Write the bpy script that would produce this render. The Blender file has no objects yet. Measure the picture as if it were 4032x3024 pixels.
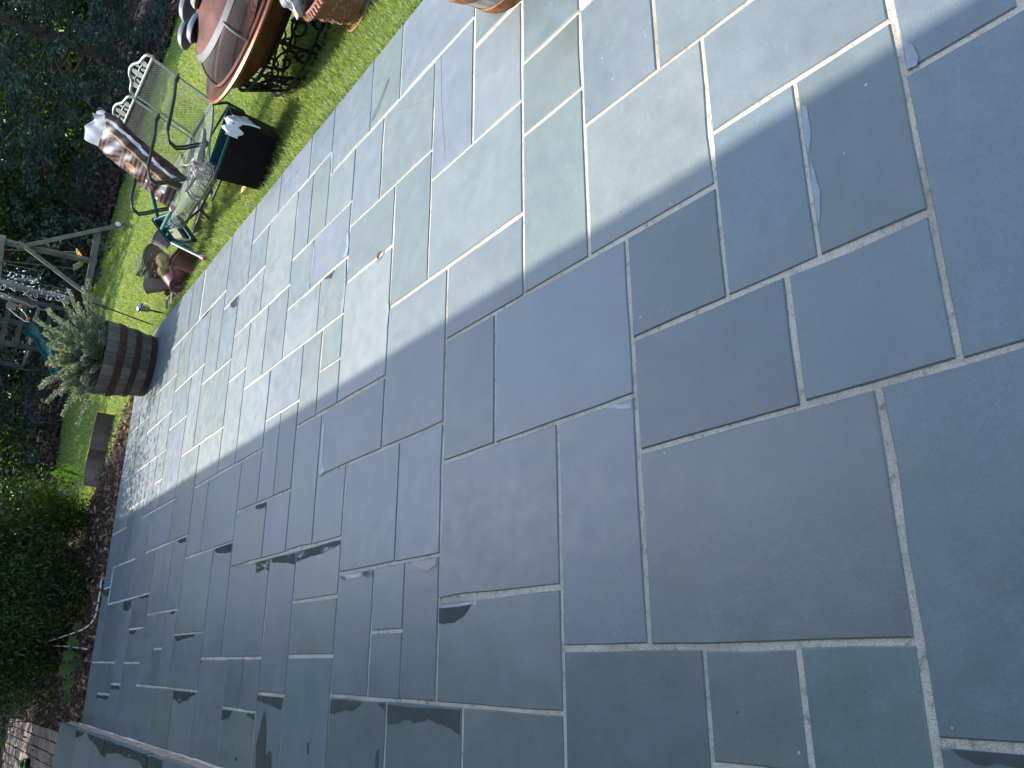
import bpy, math, random
import numpy as np
from mathutils import Vector, Matrix

random.seed(7)
rng = np.random.default_rng(11)
sc = bpy.context.scene
C = sc.collection
R = math.radians

# ------------------------------------------------------------------ camera, sky, sun, exposure
cam_d = bpy.data.cameras.new("camera")
cam = bpy.data.objects.new("camera", cam_d); C.objects.link(cam)
cam_d.sensor_width = 36.0; cam_d.lens = 27.92; cam_d.clip_start = 0.05; cam_d.clip_end = 400
rx = Vector((-0.00226, -0.59602, -0.80297)); dn = Vector((-0.94434, 0.26541, -0.19435)); fw = Vector((0.32895, 0.75784, -0.56345))
cam.matrix_world = Matrix(((rx.x, -dn.x, -fw.x, 0.0), (rx.y, -dn.y, -fw.y, 0.0), (rx.z, -dn.z, -fw.z, 1.398), (0, 0, 0, 1)))
sc.camera = cam

SUN_AZ, SUN_EL = R(-8), R(46)          # a little left of straight ahead
world = bpy.data.worlds.new("World"); sc.world = world; world.use_nodes = True
wn = world.node_tree.nodes; wl = world.node_tree.links
sky = wn.new('ShaderNodeTexSky'); sky.sky_type = 'NISHITA'; sky.sun_disc = False
sky.sun_elevation = SUN_EL; sky.sun_rotation = SUN_AZ; sky.air_density = 1.0; sky.dust_density = 1.1; sky.ozone_density = 1.0
bg = wn['Background']; bg.inputs['Strength'].default_value = 0.15
wl.new(sky.outputs[0], bg.inputs['Color'])
sun_d = bpy.data.lights.new("sun", 'SUN'); sun_d.energy = 2.5; sun_d.angle = R(0.53); sun_d.color = (1.0, 0.935, 0.83)
sun = bpy.data.objects.new("sun", sun_d); C.objects.link(sun)
sdir = Vector((math.sin(SUN_AZ) * math.cos(SUN_EL), math.cos(SUN_AZ) * math.cos(SUN_EL), math.sin(SUN_EL)))
sun.rotation_euler = sdir.to_track_quat('Z', 'Y').to_euler(); sun.location = (0, 0, 12)
sc.view_settings.view_transform = 'Standard'; sc.view_settings.look = 'None'
sc.view_settings.gamma = 1.0; sc.view_settings.use_curve_mapping = False
sc.view_settings.exposure = 1.68
sc.render.engine = 'CYCLES'
sc.cycles.max_bounces = 7; sc.cycles.transparent_max_bounces = 12

# ------------------------------------------------------------------ materials
MATS = {}
def nm(name):
    m = bpy.data.materials.new(name); m.use_nodes = True
    MATS[name] = m
    return m, m.node_tree.nodes, m.node_tree.links, m.node_tree.nodes['Principled BSDF']
def noise(n, l, vec, scale, detail=3, rough=.55, dist=0):
    t = n.new('ShaderNodeTexNoise'); t.inputs['Scale'].default_value = scale; t.inputs['Detail'].default_value = detail
    t.inputs['Roughness'].default_value = rough; t.inputs['Distortion'].default_value = dist
    l.new(vec, t.inputs['Vector']); return t.outputs['Fac']
def ramp(n, l, fac, stops):
    r = n.new('ShaderNodeValToRGB'); e = r.color_ramp.elements
    while len(e) < len(stops): e.new(0.5)
    for k, (p, c) in enumerate(stops):
        e[k].position = p; e[k].color = (c, c, c, 1) if isinstance(c, (int, float)) else (c[0], c[1], c[2], 1)
    l.new(fac, r.inputs[0]); return r.outputs[0]
def mixc(n, l, fac, a, b, mode='MIX'):
    m = n.new('ShaderNodeMix'); m.data_type = 'RGBA'; m.blend_type = mode
    for s, v in ((0, fac), (6, a), (7, b)):
        if hasattr(v, 'is_linked') or hasattr(v, 'links'): l.new(v, m.inputs[s])
        elif s == 0: m.inputs[0].default_value = v
        else: m.inputs[s].default_value = (v[0], v[1], v[2], 1)
    return m.outputs[2]
def bump(n, l, p, h, strength, dist=.01, prev=None):
    b = n.new('ShaderNodeBump'); b.inputs['Strength'].default_value = strength; b.inputs['Distance'].default_value = dist
    l.new(h, b.inputs['Height'])
    if prev is not None: l.new(prev, b.inputs['Normal'])
    if p is not None: l.new(b.outputs[0], p.inputs['Normal'])
    return b.outputs[0]
def pos(n): return n.new('ShaderNodeNewGeometry').outputs['Position']
def ocoord(n): return n.new('ShaderNodeTexCoord').outputs['Object']
def maprange(n, l, v, a, b, c, d):
    m = n.new('ShaderNodeMapRange'); l.new(v, m.inputs[0])
    for i, x in enumerate((a, b, c, d)): m.inputs[i + 1].default_value = x
    return m.outputs[0]
def scaled(n, l, v, s):
    m = n.new('ShaderNodeMapping'); m.inputs['Scale'].default_value = s; l.new(v, m.inputs['Vector']); return m.outputs[0]

def simple(name, col, rough=.6, metal=0.0, var=.25, nscale=12, bmp=.2, bscale=60, spec=.5, sheen=None):
    m, n, l, p = nm(name)
    o = ocoord(n); f = noise(n, l, o, nscale, 4)
    lo = [c * (1 - var) for c in col]; hi = [min(1, c * (1 + var)) for c in col]
    l.new(ramp(n, l, f, [(.3, lo), (.7, hi)]), p.inputs['Base Color'])
    p.inputs['Roughness'].default_value = rough; p.inputs['Metallic'].default_value = metal
    p.inputs['Specular IOR Level'].default_value = spec
    if bmp: bump(n, l, p, noise(n, l, o, bscale, 3), bmp, .004)
    return m

def bluestone(name, wet=False):
    m, n, l, p = nm(name)
    v = pos(n)
    oi = n.new('ShaderNodeObjectInfo')
    off = n.new('ShaderNodeVectorMath'); off.operation = 'MULTIPLY_ADD'
    l.new(oi.outputs['Random'], off.inputs[0]); off.inputs[1].default_value = (37, 91, 13); l.new(v, off.inputs[2])
    w = off.outputs[0]
    big = noise(n, l, w, 2.6, 4, .6, .4)
    mid = noise(n, l, w, 14, 5, .65)
    fine = noise(n, l, w, 210, 3, .7)
    base = oi.outputs['Color']
    c = mixc(n, l, 1.0, base, ramp(n, l, big, [(.3, (.84, .87, .89)), (.55, (.99, 1, 1.01)), (.75, (1.12, 1.11, 1.10))]), 'MULTIPLY')
    c = mixc(n, l, 1.0, c, ramp(n, l, mid, [(.3, .90), (.7, 1.08)]), 'MULTIPLY')
    c = mixc(n, l, 1.0, c, ramp(n, l, fine, [(.3, .88), (.7, 1.10)]), 'MULTIPLY')
    # pale scuffs, scratches and specks
    sc1 = noise(n, l, scaled(n, l, w, (11, 34, 10)), 1.5, 9, .82, .35)
    patch = ramp(n, l, noise(n, l, w, 1.7, 2), [(.52, 0), (.66, 1)])
    s1 = n.new('ShaderNodeMath'); s1.operation = 'MULTIPLY'
    l.new(ramp(n, l, sc1, [(.585, 0), (.68, 1)]), s1.inputs[0]); l.new(patch, s1.inputs[1])
    s2 = n.new('ShaderNodeMath'); s2.operation = 'MULTIPLY'; l.new(s1.outputs[0], s2.inputs[0]); s2.inputs[1].default_value = .46
    c = mixc(n, l, s2.outputs[0], c, (.48, .52, .52))
    vo = n.new('ShaderNodeTexVoronoi'); vo.inputs['Scale'].default_value = 9; l.new(w, vo.inputs['Vector'])
    c = mixc(n, l, ramp(n, l, vo.outputs['Distance'], [(.0, .8), (.022, .6), (.034, 0)]), c, (.55, .57, .56))
    vo2 = n.new('ShaderNodeTexVoronoi'); vo2.inputs['Scale'].default_value = 4.3; l.new(w, vo2.inputs['Vector'])
    c = mixc(n, l, ramp(n, l, vo2.outputs['Distance'], [(.0, .8), (.010, .8), (.016, 0)]), c, (.03, .03, .025))
    st = ramp(n, l, noise(n, l, w, 3.4, 6, .7, .8), [(.62, 0), (.78, .35)])
    c = mixc(n, l, st, c, (.145, .135, .115))
    l.new(c, p.inputs['Base Color'])
    rr = maprange(n, l, mid, .3, .7, .33, .46)
    l.new(rr, p.inputs['Roughness'])
    p.inputs['Specular IOR Level'].default_value = .62
    b0 = bump(n, l, None, noise(n, l, w, 3.2, 3, .5, .6), .16, .012)
    b1 = bump(n, l, None, noise(n, l, w, 17, 5, .65, .3), .16, .006, b0)
    bump(n, l, p, fine, .10, .0015, b1)
    return m
M_STONE = bluestone('bluestone')
def mk_puddle():
    m, n, l, p = nm('wet_film')
    v = pos(n); f = noise(n, l, v, 14, 4)
    l.new(ramp(n, l, f, [(.3, (.062, .076, .080)), (.7, (.085, .098, .100))]), p.inputs['Base Color'])
    p.inputs['Roughness'].default_value = .03; p.inputs['IOR'].default_value = 1.33
    bump(n, l, p, noise(n, l, v, 5, 2), .03, .004)
    return m
M_PUD = mk_puddle()
M_CHIP = simple('sky_pale_chip', (.25, .29, .33), .25, 0, .15, 30, .3, 90, .6)  # chipped edges, with reflected sky put into the pale colour
M_VEIN = simple('rust_vein', (.20, .18, .15), .6, 0, .2, 40, .1, 100)
def mk_mortar():
    m, n, l, p = nm('mortar')
    v = pos(n)
    a = noise(n, l, v, 5, 5, .7); b = noise(n, l, v, 260, 3, .8); d = noise(n, l, v, 34, 4, .7)
    c = ramp(n, l, a, [(.25, (.42, .375, .30)), (.45, (.64, .585, .485)), (.75, (.76, .705, .60))])
    c = mixc(n, l, 1.0, c, ramp(n, l, b, [(.3, .65), (.65, 1.2)]), 'MULTIPLY')
    c = mixc(n, l, ramp(n, l, d, [(.54, 0), (.68, .6)]), c, (.17, .145, .11))
    c = mixc(n, l, ramp(n, l, noise(n, l, v, 1.3, 3), [(.50, 0), (.68, .55)]), c, (.22, .19, .145))
    l.new(c, p.inputs['Base Color']); p.inputs['Roughness'].default_value = .92
    bump(n, l, p, b, .9, .004, bump(n, l, None, d, .9, .006))
    return m
M_MORTAR = mk_mortar()
def mk_lawn():
    m, n, l, p = nm('lawn')
    v = pos(n)
    a = noise(n, l, v, .55, 4, .6); b = noise(n, l, v, 9, 5, .7); d = noise(n, l, v, 90, 4, .8)
    c = ramp(n, l, a, [(.3, (.17, .25, .04)), (.5, (.24, .32, .055)), (.7, (.34, .38, .08))])
    c = mixc(n, l, 1.0, c, ramp(n, l, b, [(.25, .65), (.5, 1.0), (.75, 1.25)]), 'MULTIPLY')
    c = mixc(n, l, 1.0, c, ramp(n, l, d, [(.25, .45), (.5, 1.0), (.75, 1.45)]), 'MULTIPLY')
    dry = ramp(n, l, noise(n, l, v, 3.0, 5, .7), [(.60, 0), (.74, .55)])
    c = mixc(n, l, dry, c, (.24, .21, .09))
    l.new(c, p.inputs['Base Color']); p.inputs['Roughness'].default_value = .9; p.inputs['Specular IOR Level'].default_value = .1
    bump(n, l, p, d, 1.0, .03, bump(n, l, None, b, .5, .05))
    return m
M_LAWN = mk_lawn()
def mk_soil(name, a1, a2):
    m, n, l, p = nm(name)
    v = pos(n); b = noise(n, l, v, 16, 6, .8); d = noise(n, l, v, 110, 3, .8)
    c = ramp(n, l, b, [(.3, a1), (.7, a2)])
    c = mixc(n, l, 1.0, c, ramp(n, l, d, [(.3, .5), (.7, 1.4)]), 'MULTIPLY')
    l.new(c, p.inputs['Base Color']); p.inputs['Roughness'].default_value = .95
    bump(n, l, p, d, .9, .02, bump(n, l, None, b, .8, .05))
    return m
M_MULCH = mk_soil('mulch', (.030, .018, .012), (.11, .065, .045))
M_SOIL = mk_soil('bed_soil', (.016, .014, .011), (.050, .040, .030))

def leafmat(name, c1, c2, trans=.45, rough=.5, spec=.35, tt=(1.5, 1.55, .55)):
    """leaf faces carry a random 'tint' value so that no two leaves are quite alike"""
    m, n, l, p = nm(name)
    at = n.new('ShaderNodeAttribute'); at.attribute_name = 'tint'
    c = ramp(n, l, at.outputs['Fac'], [(0, c1), (1, c2)])
    l.new(c, p.inputs['Base Color']); p.inputs['Roughness'].default_value = rough; p.inputs['Specular IOR Level'].default_value = spec
    t = n.new('ShaderNodeBsdfTranslucent'); l.new(mixc(n, l, 1.0, c, tt, 'MULTIPLY'), t.inputs['Color'])
    mx = n.new('ShaderNodeMixShader'); mx.inputs[0].default_value = trans
    l.new(p.outputs[0], mx.inputs[1]); l.new(t.outputs[0], mx.inputs[2]); l.new(mx.outputs[0], n['Material Output'].inputs['Surface'])
    return m
M_GRASS = leafmat('grass_blade', (.13, .21, .045), (.40, .45, .18), .45, .5)
M_CONIFER = leafmat('conifer_leaf', (.020, .044, .038), (.080, .120, .105), .18, .8, .08)
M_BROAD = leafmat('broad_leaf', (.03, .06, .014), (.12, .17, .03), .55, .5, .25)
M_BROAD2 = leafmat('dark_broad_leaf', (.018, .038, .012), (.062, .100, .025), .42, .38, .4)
M_SAGE = leafmat('feathery_leaf', (.17, .205, .125), (.41, .45, .33), .35, .8, .1, (1.15, 1.15, .85))
M_DEAD = leafmat('dead_leaf', (.16, .085, .045), (.42, .30, .20), .25, .7, .3)
M_CHIPW = leafmat('bark_chip', (.040, .024, .018), (.18, .105, .075), .0, .85, .2)
M_WEED = leafmat('weed_leaf', (.035, .085, .015), (.08, .15, .03), .45, .5)
M_STRAW = leafmat('dry_straw', (.26, .20, .08), (.50, .42, .20), .2, .7)
M_BARK = simple('bark', (.055, .042, .032), .9, 0, .4, 8, .9, 30)
M_WOODG = simple('weathered_timber', (.15, .13, .11), .85, 0, .3, 6, .6, 50)
M_WOODD = simple('dark_timber', (.07, .06, .052), .85, 0, .3, 6, .6, 50)
def mk_stave(name, c1, c2):
    m, n, l, p = nm(name)
    o = ocoord(n); oi = n.new('ShaderNodeObjectInfo')
    f = noise(n, l, scaled(n, l, o, (30, 30, 2.5)), 2.2, 6, .7)
    c = ramp(n, l, f, [(.3, c1), (.7, c2)])
    c = mixc(n, l, 1.0, c, ramp(n, l, oi.outputs['Random'], [(0, .7), (1, 1.25)]), 'MULTIPLY')
    l.new(c, p.inputs['Base Color']); p.inputs['Roughness'].default_value = .85
    bump(n, l, p, f, .6, .006)
    return m
M_STAVE = mk_stave('backlit_barrel_wood', (.050, .044, .038), (.145, .13, .112))  # far barrel: its backlit shade is put into the dark wood colour
M_STAVE2 = mk_stave('skylit_barrel_wood', (.22, .22, .20), (.46, .46, .43))  # near barrel: skylight is put into the pale wood colour
M_HOOP = simple('rusty_hoop', (.045, .022, .016), .75, .35, .5, 25, .5, 80)
M_HOOP2 = simple('orange_rust_hoop', (.26, .11, .045), .75, .3, .45, 30, .5, 80)
M_TERRA = simple('terracotta', (.34, .15, .095), .8, 0, .25, 9, .3, 90)
M_TERRAD = simple('shaded_terracotta', (.24, .125, .075), .85, 0, .35, 9, .35, 70)  # pot body: the shade on its near side put into the brown
M_COPPER = simple('aged_copper', (.30, .13, .07), .34, .7, .35, 6, .25, 30)
M_COPPERD = simple('dark_copper', (.13, .050, .036), .7, .05, .45, 8, .3, 40, .2)
M_IRON = simple('black_iron', (.012, .012, .013), .45, .6, .2, 20, .15, 80)
M_GUN = simple('grey_steel', (.075, .08, .09), .6, .0, .2, 20, .1, 80)
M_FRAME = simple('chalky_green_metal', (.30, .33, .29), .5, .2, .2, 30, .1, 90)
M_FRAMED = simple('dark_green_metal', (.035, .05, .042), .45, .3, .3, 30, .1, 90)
M_ROCK = simple('speckled_rock', (.30, .30, .29), .85, 0, .7, 22, 1.0, 24)
M_BOWL = simple('smooth_grey_pot', (.17, .185, .20), .5, 0, .15, 10, .1, 60)
M_BLACKP = simple('black_plastic', (.007, .008, .008), .7, 0, .3, 14, .15, 60, .15)
M_GREYP = simple('sunlit_black_plastic', (.055, .055, .06), .6, 0, .4, 18, .2, 50)  # left bin wall: grazing sun put into the grey
M_TEAL = simple('dark_teal_plastic', (.010, .065, .062), .6, 0, .15, 10, .08, 60, .25)
M_TEALL = simple('teal_tube', (.02, .13, .12), .45, 0, .12, 10, .08, 60)
M_PINK = simple('pink_rubber', (.48, .24, .25), .6, 0, .12, 20, .1, 80)
M_TAN = simple('tan_foam', (.26, .27, .16), .8, 0, .12, 30, .2, 90)
M_WHITE = simple('white_cloth', (.74, .74, .76), .75, 0, .06, 18, .6, 22)
M_BROWNP = simple('brown_plastic', (.10, .072, .062), .45, 0, .25, 12, .25, 20)
M_BROWNL = simple('sunfaded_brown_plastic', (.30, .245, .22), .5, 0, .2, 9, .3, 16)
M_MAROON = simple('maroon_plastic', (.135, .045, .045), .45, 0, .3, 12, .25, 20)
M_ROSE = simple('faded_red_plastic', (.42, .17, .15), .5, 0, .25, 14, .25, 20)
M_DRIFT = simple('bleached_wood', (.30, .28, .25), .8, 0, .35, 8, .6, 26)
M_GREYW = simple('grey_bark', (.17, .165, .155), .7, 0, .35, 8, .7, 20)
M_YELLOW = simple('yellow_block', (.62, .52, .22), .8, 0, .15, 30, .5, 50)
M_YPLAST = simple('yellow_plastic', (.55, .30, .02), .4, 0, .1, 20, .1, 60)
M_WPLAST = simple('cream_plastic', (.72, .68, .56), .4, 0, .06, 20, .1, 60)
M_SLIDE = simple('slide_green', (.008, .075, .068), .22, 0, .1, 10, .03, 30)
M_CHAIN = simple('steel_chain', (.42, .42, .40), .3, .8, .2, 20, .1, 80)
M_BULB = simple('clear_bulb', (.80, .82, .84), .12, 0, .05, 20, .0, 80, 1.0)
M_RED = simple('red_plastic', (.42, .03, .04), .45, 0, .1, 20, .1, 80)
M_CORDW = simple('white_plastic', (.68, .68, .68), .45, 0, .06, 20, .1, 80)
M_LIME = simple('lime_rubber', (.16, .52, .05), .45, 0, .15, 20, .15, 50)
M_BRICK = simple('red_brick', (.42, .285, .225), .9, 0, .3, 14, .6, 60)
M_BRICKH = simple('house_brick', (.42, .395, .37), .9, 0, .2, 5, .6, 60)
M_SOFFIT = simple('painted_soffit', (.78, .78, .77), .6, 0, .05, 8, .1, 60)
M_ROOF = simple('roof_shingle', (.07, .07, .075), .9, 0, .25, 8, .6, 60)
M_CAP = simple('lamp_cap', (.30, .33, .36), .3, .6, .15, 20, .05, 60)
M_LENS = simple('amber_lens', (.34, .27, .14), .35, 0, .1, 20, .1, 60)
def mk_paver():
    m, n, l, p = nm('clay_paver')
    v = pos(n); oi = n.new('ShaderNodeObjectInfo')
    c = ramp(n, l, oi.outputs['Random'], [(0, (.17, .115, .09)), (.5, (.24, .17, .13)), (1, (.29, .215, .165))])
    c = mixc(n, l, 1.0, c, ramp(n, l, noise(n, l, v, 30, 5, .7), [(.3, .75), (.7, 1.15)]), 'MULTIPLY')
    l.new(c, p.inputs['Base Color']); p.inputs['Roughness'].default_value = .85
    bump(n, l, p, noise(n, l, v, 120, 3), .5, .004)
    return m
M_PAVER = mk_paver()
def mk_mesh(name, col, cell, thin):
    """expanded metal sheet: real see-through diamonds would be under a pixel, so the sheet is cut by a woven alpha pattern"""
    m, n, l, p = nm(name)
    o = ocoord(n)
    w1 = n.new('ShaderNodeTexWave'); w1.wave_type = 'BANDS'; w1.bands_direction = 'DIAGONAL'; w1.inputs['Scale'].default_value = cell; w1.inputs['Distortion'].default_value = 0
    l.new(o, w1.inputs['Vector'])
    w2 = n.new('ShaderNodeTexWave'); w2.wave_type = 'BANDS'; w2.bands_direction = 'DIAGONAL'; w2.inputs['Scale'].default_value = cell
    l.new(scaled(n, l, o, (1, -1, 1)), w2.inputs['Vector'])
    mn = n.new('ShaderNodeMath'); mn.operation = 'MINIMUM'; l.new(w1.outputs['Fac'], mn.inputs[0]); l.new(w2.outputs['Fac'], mn.inputs[1])
    lt = n.new('ShaderNodeMath'); lt.operation = 'LESS_THAN'; l.new(mn.outputs[0], lt.inputs[0]); lt.inputs[1].default_value = thin
    l.new(lt.outputs[0], p.inputs['Alpha'])
    p.inputs['Base Color'].default_value = (*col, 1); p.inputs['Roughness'].default_value = .7; p.inputs['Metallic'].default_value = 0; p.inputs['Specular IOR Level'].default_value = .2
    return m
M_EXPAND = mk_mesh('expanded_metal', (.13, .155, .13), 26, .10)
M_EXPAND2 = mk_mesh('seat_expanded_metal', (.17, .20, .17), 26, .24)
M_SCREEN = mk_mesh('spark_screen', (.05, .045, .04), 60, .17)

# ------------------------------------------------------------------ object helpers
def link(name, me, mat=None, parent=None):
    o = bpy.data.objects.new(name, me); C.objects.link(o)
    if mat is not None and len(me.materials) == 0:
        for mm in (mat if isinstance(mat, (list, tuple)) else [mat]): me.materials.append(mm)
    if parent is not None: o.parent = parent
    return o
def tag(o, label=None, cat=None, group=None, kind=None):
    if label: o['label'] = label
    if cat: o['category'] = cat
    if group: o['group'] = group
    if kind: o['kind'] = kind
    return o
def thing(name, label, cat, loc=(0, 0, 0), rz=0, group=None):
    o = bpy.data.objects.new(name, None); C.objects.link(o); o.location = loc; o.rotation_euler = (0, 0, rz)
    o.empty_display_size = .1
    return tag(o, label, cat, group)
def bring(o, parent):
    """make o a part of parent, keeping it where it is in the world"""
    bpy.context.view_layer.update()
    o.parent = parent; o.matrix_parent_inverse = parent.matrix_world.inverted(); return o
class MB:
    def __init__(s): s.v = []; s.f = []; s.mi = []; s.m = 0
    def add(s, vs, fs):
        b = len(s.v); s.v += [tuple(v) for v in vs]
        for f in fs: s.f.append(tuple(b + i for i in f)); s.mi.append(s.m)
    def box(s, c, d, rot=None):
        hx, hy, hz = d[0] / 2, d[1] / 2, d[2] / 2
        vs = [Vector((x, y, z)) for z in (-hz, hz) for y in (-hy, hy) for x in (-hx, hx)]
        if rot is not None: vs = [rot @ v for v in vs]
        s.add([v + Vector(c) for v in vs], [(0, 2, 3, 1), (4, 5, 7, 6), (0, 1, 5, 4), (2, 6, 7, 3), (0, 4, 6, 2), (1, 3, 7, 5)])
    def beam(s, a, b, w, h):
        a, b = Vector(a), Vector(b); d = b - a; q = d.to_track_quat('Y', 'Z').to_matrix()
        s.box((a + b) / 2, (w, d.length, h), q)
    def tube(s, pts, r, seg=8, closed=False, caps=True):
        pts = [Vector(p) for p in pts]; n = len(pts); rs = r if isinstance(r, (list, tuple)) else [r] * n
        up = Vector((0, 0, 1)); ring = []; vs = []
        prev = None
        for i, p in enumerate(pts):
            if closed: t = pts[(i + 1) % n] - pts[i - 1]
            else: t = pts[min(i + 1, n - 1)] - pts[max(i - 1, 0)]
            if t.length < 1e-9: t = Vector((0, 0, 1))
            t.normalize()
            if prev is None:
                a = up if abs(t.z) < .9 else Vector((1, 0, 0)); u = t.cross(a).normalized()
            else: u = (prev - t * prev.dot(t)); u = u.normalized() if u.length > 1e-6 else t.orthogonal().normalized()
            prev = u; w = t.cross(u)
            for k in range(seg):
                an = 2 * math.pi * k / seg; vs.append(p + (u * math.cos(an) + w * math.sin(an)) * rs[i])
        fs = []
        for i in range(n if closed else n - 1):
            j = (i + 1) % n
            for k in range(seg): fs.append((i * seg + k, i * seg + (k + 1) % seg, j * seg + (k + 1) % seg, j * seg + k))
        if caps and not closed: fs += [tuple(range(seg))[::-1], tuple((n - 1) * seg + k for k in range(seg))]
        s.add(vs, fs)
    def lathe(s, prof, c=(0, 0, 0), seg=32, rot=None, sx=1, sy=1):
        vs = []
        for r, z in prof:
            for k in range(seg):
                a = 2 * math.pi * k / seg; v = Vector((r * math.cos(a) * sx, r * math.sin(a) * sy, z))
                if rot is not None: v = rot @ v
                vs.append(v + Vector(c))
        fs = [(i * seg + k, i * seg + (k + 1) % seg, (i + 1) * seg + (k + 1) % seg, (i + 1) * seg + k) for i in range(len(prof) - 1) for k in range(seg)]
        s.add(vs, fs)
    def build(s, name, mat, parent=None, smooth=True, origin=None):
        me = bpy.data.meshes.new(name); v = s.v
        if origin is not None: v = [(a - origin[0], b - origin[1], c - origin[2]) for a, b, c in v]
        me.from_pydata(v, [], s.f)
        for mm in (mat if isinstance(mat, (list, tuple)) else [mat]): me.materials.append(mm)
        if any(s.mi): me.polygons.foreach_set('material_index', s.mi)
        if smooth:
            me.shade_smooth(); me.set_sharp_from_angle(angle=R(38))
        me.update()
        o = bpy.data.objects.new(name, me); C.objects.link(o)
        if origin is not None: o.location = origin
        if parent is not None: o.parent = parent
        return o
def ico(name, mat, c, r, jit=.12, sub=2, sc3=(1, 1, 1), parent=None, seed=0):
    import bmesh
    bm = bmesh.new(); bmesh.ops.create_icosphere(bm, subdivisions=sub, radius=1)
    rr = random.Random(seed)
    from mathutils import noise as mno
    for v in bm.verts:
        q = 1 + jit * mno.noise(v.co * 1.7 + Vector((seed * 3.1, seed, 0))) * 2 + rr.uniform(-jit, jit) * .15
        v.co = Vector((v.co.x * sc3[0], v.co.y * sc3[1], v.co.z * sc3[2])) * r * q
    me = bpy.data.meshes.new(name); bm.to_mesh(me); bm.free(); me.materials.append(mat); me.shade_smooth(); me.set_sharp_from_angle(angle=R(45))
    o = bpy.data.objects.new(name, me); C.objects.link(o); o.location = c
    if parent is not None: o.parent = parent
    return o
def quads(name, P, A, B, mat, parent=None, tint=None, fold=0):
    """many small leaf faces: centre P, half-length vector A, half-width vector B (numpy N x 3); pointed leaf of 2 triangles-quads"""
    n = len(P)
    v = np.empty((n, 4, 3), np.float32); v[:, 0] = P - A; v[:, 1] = P + B - A * .1; v[:, 2] = P + A; v[:, 3] = P - B - A * .1
    me = bpy.data.meshes.new(name)
    me.vertices.add(n * 4); me.vertices.foreach_set('co', v.ravel())
    me.loops.add(n * 4); me.loops.foreach_set('vertex_index', np.arange(n * 4, dtype=np.int32))
    me.polygons.add(n); me.polygons.foreach_set('loop_start', np.arange(0, n * 4, 4, dtype=np.int32)); me.polygons.foreach_set('loop_total', np.full(n, 4, np.int32))
    t = rng.random(n) if tint is None else tint
    a = me.attributes.new('tint', 'FLOAT', 'POINT'); a.data.foreach_set('value', np.repeat(t, 4).astype(np.float32))
    me.materials.append(mat); me.update(); me.validate()
    o = bpy.data.objects.new(name, me); C.objects.link(o)
    if parent is not None: o.parent = parent
    return o
def unit(a): return a / np.maximum(1e-9, np.linalg.norm(a, axis=1, keepdims=True))
def rnd_unit(n): return unit(rng.normal(size=(n, 3)))
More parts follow.
